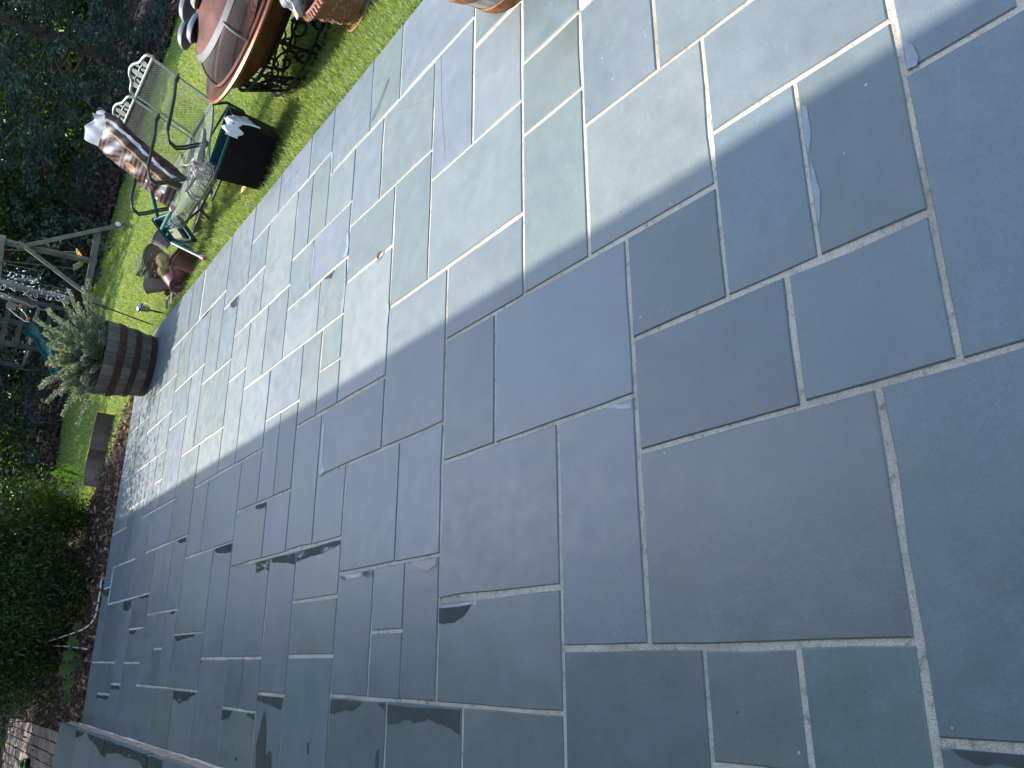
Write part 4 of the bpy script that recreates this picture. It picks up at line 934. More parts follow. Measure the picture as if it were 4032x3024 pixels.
mb.add(vs, [(i * K + k, i * K + (k + 1) % K, (i + 1) * K + (k + 1) % K, (i + 1) * K + k) for i in range(8) for k in range(K)] + [tuple(range(K)), tuple(8 * K + k for k in range(K))[::-1]])
bring(mb.build('chute', M_SLIDE), sd)
part_beam('support', (3.66, 11.60, -.07), (3.66, 11.60, .31), .04, .04, M_WOODD, sd); part_beam('support', (4.25, 12.18, -.07), (4.25, 12.18, .50), .04, .04, M_WOODD, sd)
# ------------------------------------------------------------------ two-seat mesh bench
bn = thing('garden_bench', 'two-seat pale green metal bench with mesh panels and leaf cut-outs in the back', 'bench', (3.6, 5.57, -.055))
def W(mb, name, mat, par=bn, smooth=True): return bring(mb.build(name, mat, smooth=smooth), par)
Y0, YM, Y1 = 5.04, 5.57, 6.10
bx = lambda z: 3.80 + (z - .31) * .36                       # the back leans away
for (a, b) in ((Y0, YM), (YM, Y1)):
    a_, b_ = a + .012, b - .012; cy = (a_ + b_) / 2
    mb = MB(); mb.tube([(bx(.735), a_, .735), (bx(.735), b_, .735)], .010, 8); W(mb, 'back_rail', M_FRAME)
    mb = MB()                                               # crest: an ogee hoop over the leaves
    prof = [(0, .735), (.02, .772), (.07, .785), (.14, .795), (.20, .822), (.265, .832)]
    pts = [(bx(z), a_ + s * (b_ - a_) / .53, z) for s, z in prof] + [(bx(z), b_ - s * (b_ - a_) / .53, z) for s, z in prof[-2::-1]]
    P_ = [Vector(p) for p in pts]; fine = []
    for i in range(len(P_) - 1):
        q0, q3 = P_[max(i - 1, 0)], P_[min(i + 2, len(P_) - 1)]
        for k in range(4):
            t = k / 4; fine.append(.5 * ((2 * P_[i]) + (-q0 + P_[i + 1]) * t + (2 * q0 - 5 * P_[i] + 4 * P_[i + 1] - q3) * t * t + (-q0 + 3 * P_[i] - 3 * P_[i + 1] + q3) * t ** 3))
    fine.append(P_[-1]); mb.tube(fine, .010, 8); W(mb, 'crest_rail', M_FRAME)
    def leafplate(cy_, cz_, L, w_, tilt, heart=False):
        mb = MB(); n = 16; vs = []
        for sgn in (-.0025, .0025):
            for k in range(n):
                t = 2 * math.pi * k / n; yy = math.cos(t) * w_ * (1 - .25 * math.sin(t)); z_ = math.sin(t) * L
                if heart and math.sin(t) > .8: z_ *= .7
                y2 = yy * math.cos(tilt) - z_ * math.sin(tilt); z2 = yy * math.sin(tilt) + z_ * math.cos(tilt)
                vs.append((bx(cz_ + z2) + sgn, cy_ + y2, cz_ + z2))
        mb.add(vs, [tuple(range(n)), tuple(range(n, 2 * n))[::-1]] + [(k, n + k, n + (k + 1) % n, (k + 1) % n) for k in range(n)])
        W(mb, 'leaf_plate', M_FRAME)
    for s in (-1, 1): leafplate(cy + s * .135, .768, .032, .026, s * -.35)
    leafplate(cy, .783, .046, .030, 0)
    for s in (-1, 1):
        leafplate(cy + s * .072, .800, .017, .014, s * .5, True); leafplate(cy + s * .070, .758, .018, .013, s * .8)
    mb = MB()
    for s in (-1, 1): mb.tube([(bx(.78), cy + s * .025, .78), (bx(.782), cy + s * .07, .782), (bx(.775), cy + s * .11, .775)], .004, 5)
    W(mb, 'stem', M_FRAME)
    # back panel and seat: one folded sheet of expanded metal in a rod frame
    prof = [(bx(.725), .725), (bx(.5), .5), (bx(.36), .36), (3.80, .315), (3.74, .292), (3.6, .285), (3.45, .285), (3.345, .276)] + [(3.345 + .062 * math.sin(-t), .214 + .062 * math.cos(t)) for t in np.linspace(.35, 5.2, 14)]
    mb = MB(); vs = []
    for (x, z) in prof: vs += [(x, a_ + .02, z), (x, b_ - .02, z)]
    mb.add(vs[:8], [(2 * i, 2 * i + 1, 2 * i + 3, 2 * i + 2) for i in range(3)]); W(mb, 'back_mesh', M_EXPAND)
    mb = MB(); mb.add(vs[6:], [(2 * i, 2 * i + 1, 2 * i + 3, 2 * i + 2) for i in range(len(prof) - 4)]); W(mb, 'seat_mesh', M_EXPAND2)
    for yy in (a_ + .016, b_ - .016):
        mb = MB(); mb.tube([(x, yy, z) for x, z in prof], .0085, 8); W(mb, 'side_rod', M_FRAME)
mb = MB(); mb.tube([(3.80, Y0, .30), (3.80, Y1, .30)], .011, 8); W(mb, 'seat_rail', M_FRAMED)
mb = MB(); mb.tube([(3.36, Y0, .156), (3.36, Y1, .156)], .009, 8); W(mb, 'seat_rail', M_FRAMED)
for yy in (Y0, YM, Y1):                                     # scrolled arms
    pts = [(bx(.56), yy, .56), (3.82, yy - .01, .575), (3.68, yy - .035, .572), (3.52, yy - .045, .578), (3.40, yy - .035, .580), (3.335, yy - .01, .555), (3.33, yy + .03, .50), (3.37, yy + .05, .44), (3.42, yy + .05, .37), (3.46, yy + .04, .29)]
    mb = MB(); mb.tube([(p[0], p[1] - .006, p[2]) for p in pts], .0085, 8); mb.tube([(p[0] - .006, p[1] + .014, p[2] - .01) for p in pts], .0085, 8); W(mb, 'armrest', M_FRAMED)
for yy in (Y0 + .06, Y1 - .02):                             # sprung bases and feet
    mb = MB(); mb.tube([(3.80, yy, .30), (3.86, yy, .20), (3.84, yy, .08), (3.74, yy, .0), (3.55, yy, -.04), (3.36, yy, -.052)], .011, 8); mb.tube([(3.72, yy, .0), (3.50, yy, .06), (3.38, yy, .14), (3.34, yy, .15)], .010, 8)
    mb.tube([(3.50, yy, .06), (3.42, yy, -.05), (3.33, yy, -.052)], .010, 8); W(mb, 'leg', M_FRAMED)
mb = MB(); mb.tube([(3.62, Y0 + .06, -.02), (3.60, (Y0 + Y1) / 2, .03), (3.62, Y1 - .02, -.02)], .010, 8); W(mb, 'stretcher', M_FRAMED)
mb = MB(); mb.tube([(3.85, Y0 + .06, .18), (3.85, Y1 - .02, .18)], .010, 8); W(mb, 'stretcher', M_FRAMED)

# ------------------------------------------------------------------ the bag leaning in the left seat
bag = thing('mulch_bag', 'opened maroon plastic bag with white and yellow stripes leaning on the bench', 'bag', (3.6, 5.83, .29))
nu, nv = 60, 88
O = Vector((3.47, 5.90, .275)); TOP = Vector((3.80, 5.84, .93)); U = Vector((.14, -1, .02)).normalized(); V = (TOP - O); Hh = V.length; V.normalize(); Nn = U.cross(V).normalized()
if Nn.x > 0: Nn = -Nn
mb = MB(); vs = []
def bagp(u, v, side):
    w = .215 + .012 * math.sin(v * 9) - .05 * max(0, v - .8) * 4
    puff = .055 * (max(0, 1 - (2 * u - 1) ** 2)) ** .6 * (1 - v ** 4) * (min(1, v * 7 + .2))
    wr = .006 * math.sin(u * 15 + v * 11) * math.sin(v * 13 + u * 4) + .003 * math.sin(v * 41 + u * 9)
    off = (puff + wr * (1 if side > 0 else .5)) * side
    if v > .86: off += .022 * math.sin(u * 9) * (v - .86) * 7
    return O + U * (2 * u - 1) * w + V * Hh * v * (1 + (.02 * math.sin(u * 8) if v > .95 else 0)) + Nn * off
for side in (1, -1):
    for j in range(nv + 1):
        for i in range(nu + 1): vs.append(bagp(i / nu, j / nv, side))
def print_at(u, v, side):
    # 0 maroon, 1 white, 2 yellow, 3 brown rib, 4 orange, 5 blue, 6 red, 7 green
    if side < 0: return 0
    if v > .93 + .03 * math.sin(u * 7): return 1
    e = .90 - .03 * math.sin(v * 8)
    if abs(u - (e - .03)) < .030: return 1
    if abs(u - (e - .23)) < .022: return 2
    if u > e - .25: return 0
    if u < .055 and v < .75: return 2 if int(v * 40) % 2 else 0
    if (u - .30) ** 2 + ((v - .53) * 1.7) ** 2 < .010: return 4
    if .66 < v < .82: return [0, 0, 3, 0, 6 if u > .5 else 3, 7 if v > .78 else 0, 3, 5][int(u * 13 + v * 23) % 8]
    if .11 < v < .17 and .40 < u < .62: return 1
    if v < .40 and (int(u * 29) * 7 + int(v * 44) * 5) % 7 == 0: return [3, 2, 1, 3][int(u * 11 + v * 9) % 4]
    return 3 if (int(v * 44) % 2 == 0) else 0
S = (nu + 1) * (nv + 1)
for si, side in enumerate((1, -1)):
    for j in range(nv):
        for i in range(nu):
            b = si * S + j * (nu + 1) + i; f = (b, b + 1, b + nu + 2, b + nu + 1)
            mb.f.append(f if side > 0 else f[::-1]); mb.mi.append(print_at((i + .5) / nu, (j + .5) / nv, side))
mb.v = [tuple(v) for v in vs]
for j in range(nv):                                        # close the seams
    for i in (0, nu):
        a = j * (nu + 1) + i; b = a + nu + 1; mb.f.append((a, b, S + b, S + a)); mb.mi.append(0)
mb.f += [(i, i + 1, S + i + 1, S + i) for i in range(nu)]; mb.mi += [0] * nu
M_BAG = [simple('bag_maroon', (.045, .018, .018), .32, 0, .2, 20, .2, 30), simple('bag_white', (.60, .60, .62), .3, 0, .1, 20, .2, 30), simple('bag_yellow', (.42, .29, .09), .35, 0, .1, 20, .1, 30),
         simple('bag_rib', (.16, .10, .085), .35, 0, .2, 20, .1, 30), simple('bag_orange', (.45, .24, .12), .35, 0, .2, 20, .1, 30), simple('bag_blue', (.05, .07, .16), .3, 0, .1, 20, .1, 30),
         simple('bag_red', (.35, .04, .05), .35, 0, .1, 20, .1, 30), simple('bag_green', (.06, .22, .14), .35, 0, .1, 20, .1, 30)]
bring(mb.build('sack', M_BAG), bag)
mb = MB(); vs = []                                          # torn white lining folded out of the mouth
for j in range(7):
    for i in range(15):
        u = i / 14; v = j / 6
        p = bagp(.08 + .84 * u, .90, 1) + V * (.10 * v * (1 + .22 * math.sin(u * 6))) + Nn * (.03 * v + .020 * math.sin(u * 11 + v * 3) * v) + U * (.02 * v * math.sin(u * 5))
        vs.append(p)
mb.add(vs, [(j * 15 + i, j * 15 + i + 1, j * 15 + i + 16, j * 15 + i + 15) for j in range(6) for i in range(14)]); bring(mb.build('torn_lining', M_WHITE), bag)

# ------------------------------------------------------------------ driftwood and dry twigs on the bench seat
def branch_obj(name, label, base, segs, mat, cat='branch', group=None):
    mb = MB()
    for pts, rs in segs:
        fine = []; rr = []
        for i in range(len(pts) - 1):
            for k in range(4):
                t = k / 4; fine.append(Vector(pts[i]).lerp(Vector(pts[i + 1]), t) + Vector([random.uniform(-.15, .15) * rs[i] for _ in range(3)])); rr.append((rs[i] * (1 - t) + rs[i + 1] * t) * random.uniform(.8, 1.2))
        fine.append(Vector(pts[-1])); rr.append(rs[-1]); mb.tube(fine, rr, 7)
    o = mb.build(name, mat, origin=base); return tag(o, label, cat, group)
dw = branch_obj('driftwood', 'knobbly bleached driftwood lying on the right half of the bench seat', (3.32, 5.15, .31),
    [([(3.52, 5.02, .345), (3.43, 5.08, .325), (3.36, 5.16, .320), (3.28, 5.20, .315), (3.20, 5.14, .318)], [.014, .026, .034, .032, .014]),
     ([(3.36, 5.16, .32), (3.40, 5.27, .325), (3.42, 5.35, .33)], [.026, .020, .007]), ([(3.28, 5.20, .32), (3.20, 5.28, .33), (3.15, 5.30, .35)], [.024, .015, .006]),
     ([(3.30, 5.19, .32), (3.24, 5.08, .30), (3.18, 5.00, .27)], [.018, .013, .006]), ([(3.35, 5.17, .33), (3.33, 5.24, .37), (3.36, 5.30, .39)], [.016, .009, .003])], M_DRIFT)
for k in range(22):
    q = ico('knot', M_DRIFT, (0, 0, 0), random.uniform(.010, .020), .35, 1, seed=k + 3)
    q.location = (3.29 + random.gauss(0, .035), 5.17 + random.gauss(0, .045), .335 + random.uniform(-.015, .02)); bring(q, dw)
mb = MB()
for k in range(60):
    c = Vector((3.20 + random.gauss(0, .03), 5.07 + random.gauss(0, .05), .30 + random.gauss(0, .015))); d = Vector((random.gauss(0, 1), random.gauss(0, 1), random.gauss(0, .5))).normalized() * random.uniform(.03, .09)
    mb.tube([c - d, c + d * .2 + Vector((0, 0, .01)), c + d], .0013, 4)
o = mb.build('dry_twigs', M_STRAW if False else M_DRIFT, origin=(3.20, 5.07, .30)); tag(o, 'tangle of dry straw-coloured twigs hanging off the front of the bench seat', 'twigs')

# ------------------------------------------------------------------ black bin with a white cloth
bd, bnrm = Vector((.62, -.785, 0)), Vector((.785, .62, 0)); B0 = Vector((3.05, 4.80, -.055))
bin_ = thing('storage_bin', 'tall black plastic bin with a teal inside standing between bench and fire pit', 'bin', B0)
def bp(s, t, z, fl=1.0): return B0 + bd * (s * .37) + bnrm * (t * .26) + Vector((0, 0, z)) + (bd * ((s - .5) * .05) + bnrm * ((t - .5) * .04)) * (z / .38) * fl
HB = .335
for nme, (s0, t0, s1, t1), m in (('front_wall', (0, 0, 1, 0), M_BLACKP), ('side_wall', (1, 0, 1, 1), M_BLACKP), ('back_wall', (1, 1, 0, 1), M_TEAL), ('side_wall', (0, 1, 0, 0), M_GREYP)):  # painted light: front black for its shade, left wall greyed for sun
    mb = MB(); c = bp(.5, .5, 0); vs = []
    for z in (0, HB * .5, HB):
        for k in range(5):
            s, t = s0 + (s1 - s0) * k / 4, t0 + (t1 - t0) * k / 4; p = bp(s, t, z); cc = bp(.5, .5, z); q = p + (cc - p).normalized() * .012; vs += [p, q]
    mb.add(vs, [(j * 10 + 2 * k, j * 10 + 2 * k + 2, j * 10 + 12 + 2 * k, j * 10 + 10 + 2 * k) for j in range(2) for k in range(4)] + [(j * 10 + 2 * k + 3, j * 10 + 2 * k + 1, j * 10 + 11 + 2 * k, j * 10 + 13 + 2 * k) for j in range(2) for k in range(4)] + [(20 + 2 * k, 22 + 2 * k, 23 + 2 * k, 21 + 2 * k) for k in range(4)])
    bring(mb.build(nme, m), bin_)
mb = MB(); mb.tube([bp(s, t, HB) for s, t in ((0, 0), (1, 0), (1, 1), (0, 1))], .010, 6, closed=True); bring(mb.build('rim', M_TEAL), bin_)
mb = MB(); mb.add([bp(0, 0, .02), bp(1, 0, .02), bp(1, 1, .02), bp(0, 1, .02)], [(0, 1, 2, 3)]); bring(mb.build('floor', M_BLACKP), bin_)
cl = MB(); vs = []; c0 = bp(1.0, .05, HB + .012); nn = 13
for j in range(nn):
    for i in range(nn):
        a, b = (i / (nn - 1) - .5) * .20, (j / (nn - 1) - .5) * .17; p = c0 + bd * a + bnrm * b
        drop = max(0, a - .0) * 1.2 + max(0, -.02 - b) * 1.1; p = p - bd * max(0, a) * .75 + bnrm * max(0, -.02 - b) * .8
        p.z -= drop - .016 * math.sin(i * 1.7 + j * .6) - .014 * math.sin(j * 1.9 - i * .8) - .012; vs.append(p)
cl.add(vs, [(j * nn + i, j * nn + i + 1, (j + 1) * nn + i + 1, (j + 1) * nn + i) for j in range(nn - 1) for i in range(nn - 1)])
o = cl.build('white_cloth', M_WHITE, origin=c0); tag(o, 'crumpled white plastic cloth hung over the corner of the black bin', 'cloth')

# ------------------------------------------------------------------ copper fire pit
FX, FY, FZ, FR = 3.92, 4.17, .355, .50
fp = thing('fire_pit', 'round copper fire pit with a mesh spark dome on a black scrollwork stand', 'fire pit', (FX, FY, -.055)); fp.scale = (1.16, 1.5, 1.08)
def L(mb, name, mat, smooth=True): o = mb.build(name, mat, fp, smooth); return o
z = lambda v: v + .055
mb = MB(); mb.lathe([(.16, z(.16)), (.28, z(.19)), (.38, z(.25)), (.42, z(.315)), (.425, z(.318)), (FR, z(.345)), (FR + .004, z(.357)), (FR - .006, z(.366)), (.425, z(.352)), (.40, z(.33)), (.36, z(.26)), (.26, z(.21)), (.001, z(.185))], seg=64); L(mb, 'bowl', M_COPPER)
mb = MB(); mb.lathe([(.001, z(.155)), (.15, z(.158)), (.27, z(.185)), (.375, z(.24)), (.41, z(.30)), (.40, z(.30)), (.30, z(.21))], seg=48); L(mb, 'bowl_base', M_COPPERD)
# dome: screen panels between a steel band, dark copper top
DR = .405
dome = lambda a: (DR * math.cos(a), z(.355) + .235 * math.sin(a))
mb = MB(); mb.lathe([dome(a) for a in np.linspace(.05, .62, 8)], seg=64); L(mb, 'spark_screen', M_SCREEN)
mb = MB(); mb.lathe([(dome(.60)[0] + .004, dome(.60)[1]), (dome(.66)[0] + .007, dome(.66)[1]), (dome(.72)[0] + .002, dome(.72)[1] + .002)], seg=64); L(mb, 'steel_band', M_GUN)
mb = MB(); mb.lathe([dome(a) for a in np.linspace(.70, 1.5, 10)] + [(.001, dome(1.57)[1])], seg=64); L(mb, 'lid_top', M_COPPERD)
mb = MB(); mb.lathe([(DR + .008, z(.352)), (DR + .012, z(.362)), (DR + .004, z(.372)), (DR - .004, z(.365))], seg=64); L(mb, 'lid_ring', M_COPPERD)
for k in range(6):
    a = k * math.pi / 3 + .35; mb = MB(); mb.tube([(math.cos(a) * (dome(t)[0] + .003), math.sin(a) * (dome(t)[0] + .003), dome(t)[1]) for t in np.linspace(.03, .64, 7)], .007, 6); L(mb, 'screen_rib', M_GUN)
# charred logs inside
for k, (a, r_) in enumerate(((.3, .03), (1.5, .025), (2.5, .028))):
    mb = MB(); mb.tube([(math.cos(a) * .2, math.sin(a) * .2, z(.24)), (-math.cos(a) * .2, -math.sin(a) * .2, z(.25 + .02 * k))], r_, 8); L(mb, 'charred_log', M_IRON)
mb = MB()                                                  # stand: rings and scrolls
for (r_, zz_, th) in ((.385, .215, .010), (.30, -.035, .012), (.345, .02, .008)):
    mb.tube([(r_ * math.cos(t), r_ * math.sin(t), z(zz_)) for t in np.linspace(0, 2 * math.pi, 49)[:-1]], th, 6, closed=True)
L(mb, 'stand_ring', M_IRON)
sr = lambda zz_: .30 + .085 * (zz_ + .035) / .25
for k in range(12):
    a0 = k * math.pi / 6 + .2; mb = MB()
    def sp(cz, ca, r_, turns, dirn, st):
        out = []
        for i in range(26):
            t = i / 25; an = st + dirn * t * turns * 2 * math.pi; rr = r_ * (1 - .78 * t); zz_ = cz + rr * math.sin(an); ar = ca + rr * math.cos(an) / .34; R_ = sr(zz_)
            out.append((R_ * math.cos(ar), R_ * math.sin(ar), z(zz_)))
        return out
    mb.tube(sp(.125, a0, .072, 1.35, 1, -1.2), .0075, 6); mb.tube(sp(.035, a0 + .15, .052, 1.25, -1, 1.9), .007, 6); mb.tube(sp(.16, a0 + .28, .045, 1.2, -1, -.4), .006, 6)
    mb.tube([(sr(q_) * math.cos(a0 + .26), sr(q_) * math.sin(a0 + .26), z(q_)) for q_ in (-.03, .05, .13, .215)], .009, 6)
    L(mb, 'scroll', M_IRON)
for k in range(4):
    a = k * math.pi / 2 + .6; mb = MB(); mb.tube([(.30 * math.cos(a), .30 * math.sin(a), z(.0)), (.34 * math.cos(a), .34 * math.sin(a), z(-.05)), (.37 * math.cos(a), .37 * math.sin(a), z(-.058))], .012, 6); L(mb, 'foot', M_IRON)
# grey pots upturned on the lid
GP = 'smooth grey saucers piled on the fire pit lid'
for i, (dx, dy, dz, r_, tx, ty, lab) in enumerate([(-.03, .44, .600, .105, -1.05, .20, 'grey saucer lowest on the left end of the pile on the fire pit lid'), (.06, .30, .640, .105, -.95, .25, 'grey saucer second from the left on the fire pit lid'),
        (-.13, .24, .590, .100, -1.25, .0, 'grey saucer leaning in front of the others on the fire pit lid'), (-.02, .08, .625, .085, -.55, -.1, 'mottled grey saucer at the right end of the pile on the lid')]):
    mb = MB(); mb.lathe([(.001, .040), (r_ * .45, .038), (r_ * .80, .026), (r_ * .97, .006), (r_, -.008), (r_ * .93, -.010), (r_ * .75, .014), (r_ * .40, .026), (.001, .028)], seg=28, rot=Vector((.38 + tx * .1, .26 + ty * .6, .86)).normalized().to_track_quat('Z', 'Y').to_matrix())
    o = mb.build('grey_saucer', M_ROCK if i == 3 else M_BOWL); o.location = (FX + dx, FY + dy, dz + .02); tag(o, lab, 'saucer', GP)

# ------------------------------------------------------------------ terracotta pot with rocks
tp = thing('terracotta_pot', 'terracotta pot with a rope-twist rim and embossed flowers on the grass', 'pot', (3.54, 3.36, -.055))
prof = [(.001, 0), (.125, 0), (.133, .012), (.130, .02), (.136, .045), (.142, .05), (.140, .056), (.165, .12), (.182, .19), (.188, .235), (.190, .25)]
mb = MB(); mb.lathe(prof + [(.178, .25), (.170, .18), (.001, .17)], seg=56); mb.build('body', M_TERRAD, tp)
mb = MB()
nr = 46
for k in range(nr):
    a = 2 * math.pi * k / nr; b = a + .11
    mb.tube([(.184 * math.cos(a), .184 * math.sin(a), .248), (.208 * math.cos((a + b) / 2), .208 * math.sin((a + b) / 2), .268), (.196 * math.cos(b), .196 * math.sin(b), .292)], [.011, .016, .010], 6)
mb.lathe([(.180, .245), (.202, .252), (.204, .284), (.192, .300), (.178, .296), (.176, .25)], seg=56)
mb.build('rope_rim', M_TERRA, tp)
for az in (200, 232, 262, 168, 300, 120):
    a0 = R(az); mb = MB()
    for k in range(26):
        s = random.gauss(0, .16); zz_ = .155 + random.gauss(0, .030); rr_ = np.interp(zz_, [.05, .12, .19, .25], [.14, .165, .182, .19]); q = random.uniform(.006, .011)
        c = Vector((rr_ * math.cos(a0 + s), rr_ * math.sin(a0 + s), zz_))
        mb.lathe([(q, -.001), (q * .9, q * .5), (q * .45, q * .75), (.0005, q * .5)], c=c, seg=7, rot=Vector((math.cos(a0 + s), math.sin(a0 + s), 0)).to_track_quat('Z', 'Y').to_matrix())
    mb.tube([(.163 * math.cos(a0 + t), .163 * math.sin(a0 + t), .115 + .02 * math.sin(t * 9)) for t in np.linspace(-.25, .25, 8)], .004, 5)
    mb.build('embossed_flower', M_TERRA, tp)
mb = MB(); mb.lathe([(.001, 0), (.10, 0), (.165, .012), (.175, .03), (.168, .034), (.15, .02), (.001, .014)], seg=40); mb.build('foot_dish', M_TERRA, tp)
r1 = ico('rock', M_ROCK, (3.50, 3.46, .30), .115, .30, 3, (1, .75, .75), seed=5); tag(r1, 'big speckled black and white rock propped in the terracotta pot', 'rock')
r2 = ico('rock', M_ROCK, (3.62, 3.36, .29), .080, .30, 3, (1.1, .8, .7), seed=9); tag(r2, 'rounder pale grey rock beside the black nursery pot in the terracotta pot', 'rock')
r3 = ico('rock', M_DRIFT, (3.47, 3.33, .245), .045, .25, 2, (.6, 1.2, .8), seed=12); tag(r3, 'small sunlit buff stone just inside the terracotta rim', 'rock')
bpot = thing('nursery_pot', 'black plastic nursery pot standing in the terracotta pot', 'pot', (3.62, 3.27, .12))
mb = MB(); mb.lathe([(.001, 0), (.06, 0), (.085, .17), (.09, .17), (.09, .185), (.082, .185), (.058, .01)], seg=28); mb.build('shell', M_BLACKP, bpot)

# ------------------------------------------------------------------ green kneeler lying tipped over
kn = thing('garden_kneeler', 'dark teal plastic garden kneeler tipped over, tube legs with pink caps', 'kneeler', (3.35, 6.25, -.05))
TL, BL, BR, TR = Vector((3.50, 6.48, .325)), Vector((3.24, 6.30, .200)), Vector((3.20, 6.06, .085)), Vector((3.45, 6.17, .235))
TL = TL; NR_ = (BR - BL).cross(TL - BL).normalized()
if NR_.dot(Vector((-1, -1, 1))) < 0: NR_ = -NR_
def kp(s, t, d=0): return (BL.lerp(BR, s)).lerp(TL.lerp(TR, s), t) + NR_ * d
mb = MB()
out = [(.08, 0), (.92, 0), (1, .08), (1, .92), (.92, 1), (.08, 1), (0, .92), (0, .08)]; n = 8
rings = []
for sc_, d in ((1.0, -.055), (1.03, .015), (1.08, .022), (1.08, .014), (.95, .010), (.90, -.035)):
    rings.append([kp(.5 + (s - .5) * sc_, .5 + (t - .5) * sc_, d) for s, t in out])
vs = [v for r_ in rings for v in r_]
mb.add(vs, [(j * n + i, j * n + (i + 1) % n, (j + 1) * n + (i + 1) % n, (j + 1) * n + i) for j in range(5) for i in range(n)] + [tuple(range(n))[::-1], tuple(5 * n + i for i in range(n))])
bring(mb.build('tray', M_TEAL), kn)
mb = MB(); pd = [kp(.52 + (s - .5) * .36, .30 + (t - .5) * .36, .012) for s, t in out]; pd2 = [kp(.52 + (s - .5) * .38, .30 + (t - .5) * .38, -.03) for s, t in out]
mb.add(pd + pd2, [tuple(range(8)), tuple(range(8, 16))[::-1]] + [(i, (i + 1) % 8, 8 + (i + 1) % 8, 8 + i) for i in range(8)]); bring(mb.build('foam_pad', M_TAN), kn)
mb = MB(); mb.tube([kp(.1, .55, .02), kp(.5, .58, .03), kp(.9, .6, .02)], .006, 6); mb.tube([kp(.12, .30, .01), kp(.30, .34, .03)], .008, 6); bring(mb.build('crossbar', M_TEALL), kn)
for (a, b, ra) in (((3.50, 6.44, .300), (3.50, 5.97, .470), .017), ((3.34, 6.28, .285), (3.205, 5.67, .345), .016), ((3.22, 6.24, .200), (3.015, 5.95, .010), .0165)):
    a, b = Vector(a), Vector(b); mb = MB(); mb.tube([a, a.lerp(b, .5), b], ra, 12); o = mb.build('tube_leg', M_TEALL); 
    d = (b - a).normalized(); mb = MB(); mb.tube([b - d * .035, b - d * .0, b + d * .012, b + d * .016], [ra + .004, ra + .005, ra + .003, ra * .5], 12); c = mb.build('end_cap', M_PINK); c.parent = o; bring(o, kn)

# ------------------------------------------------------------------ heap of old pots and dried plants
def open_pot(name, label, c, axis, r0, r1, h, mat, rimj=.06, cut=None, extra=None, group=None, cat='pot'):
    t = thing(name, label, cat, c, 0, group); q = Vector(axis).normalized().to_track_quat('Z', 'Y').to_matrix()
    mb = MB(); seg = 26; vs = []
    ph = random.uniform(0, 6)
    for k_, (s, th) in enumerate([(0, 0), (.25, 0), (.5, 0), (.75, 0), (.93, 0), (.94, .006), (1, .006), (1, -.003), (.9, -.005), (.5, -.005), (.03, -.005)]):
        for k in range(seg):
            a = 2 * math.pi * k / seg; w = 1 + rimj * s * math.sin(2 * a + ph) + rimj * .5 * s * math.sin(5 * a + ph * 2); rr = (r0 + (r1 - r0) * s + th) * w
            vs.append(q @ Vector((rr * math.cos(a), rr * math.sin(a), h * s * (1 + (rimj * .6 * math.sin(3 * a) if s > .8 else 0)))))
    mb.add(vs, [(j * seg + k, j * seg + (k + 1) % seg, (j + 1) * seg + (k + 1) % seg, (j + 1) * seg + k) for j in range(10) for k in range(seg)])
    b = len(mb.v); ring_o = [q @ Vector((r0 * math.cos(2 * math.pi * k / seg), r0 * math.sin(2 * math.pi * k / seg), 0)) for k in range(seg)]; hole = cut or .001
    ring_i = [q @ Vector((r0 * hole * math.cos(2 * math.pi * k / seg), r0 * hole * math.sin(2 * math.pi * k / seg), 0)) for k in range(seg)]
    mb.add(ring_o + ring_i, [(k, seg + k, seg + (k + 1) % seg, (k + 1) % seg) for k in range(seg)])
    mb.build('shell', mat, t); return t
GPo = 'old plastic pots heaped by the patio edge'
open_pot('old_pot', 'large crumpled brown plastic pot lying open to the sky in the heap', (3.30, 6.93, .03), (.30, .25, .95), .085, .155, .24, M_BROWNP, .10, group=GPo)
open_pot('old_pot', 'sun-faded grey-brown pot bulging at the left of the heap', (3.25, 7.07, .02), (-.1, .35, .95), .08, .115, .19, M_BROWNL, .10, group=GPo)
open_pot('old_pot', 'small pale brown pot tipped behind the kneeler', (3.38, 6.60, .15), (.4, .1, .9), .05, .075, .13, M_BROWNL, .06, group=GPo)
open_pot('old_pot', 'maroon pot lying on its side with a round hole in its base facing the patio', (3.02, 6.56, .035), (.80, .60, .25), .082, .10, .16, M_MAROON, .03, cut=.52, group=GPo)
open_pot('old_pot', 'deep maroon pot half under the kneeler with a broken lip', (3.16, 6.40, -.04), (.25, -.1, .95), .085, .11, .18, M_MAROON, .08, group=GPo)
open_pot('old_pot', 'faded red pot base sticking out lowest in the heap', (3.12, 6.78, -.05), (.1, .1, 1), .08, .09, .09, M_ROSE, .06, group=GPo)
def tuft(name, label, c, r, n, L_, w, mat, droop, cat, up_=.6):
    P = np.array(c) + rng.normal(size=(n, 3)) * r * .45; A = rnd_unit(n); A[:, 2] = np.abs(A[:, 2]) * up_ - droop; A = unit(A); B = unit(np.cross(A, rnd_unit(n)))
    o = quads(name, P, A * L_ * rng.uniform(.5, 1.2, n)[:, None], B * w, mat); return tag(o, label, cat)
tuft('dry_grass_clump', 'clump of thin dull green grass drying in the big brown pot', (3.28, 6.93, .26), .10, 420, .055, .0022, M_SAGE, .2, 'grass')
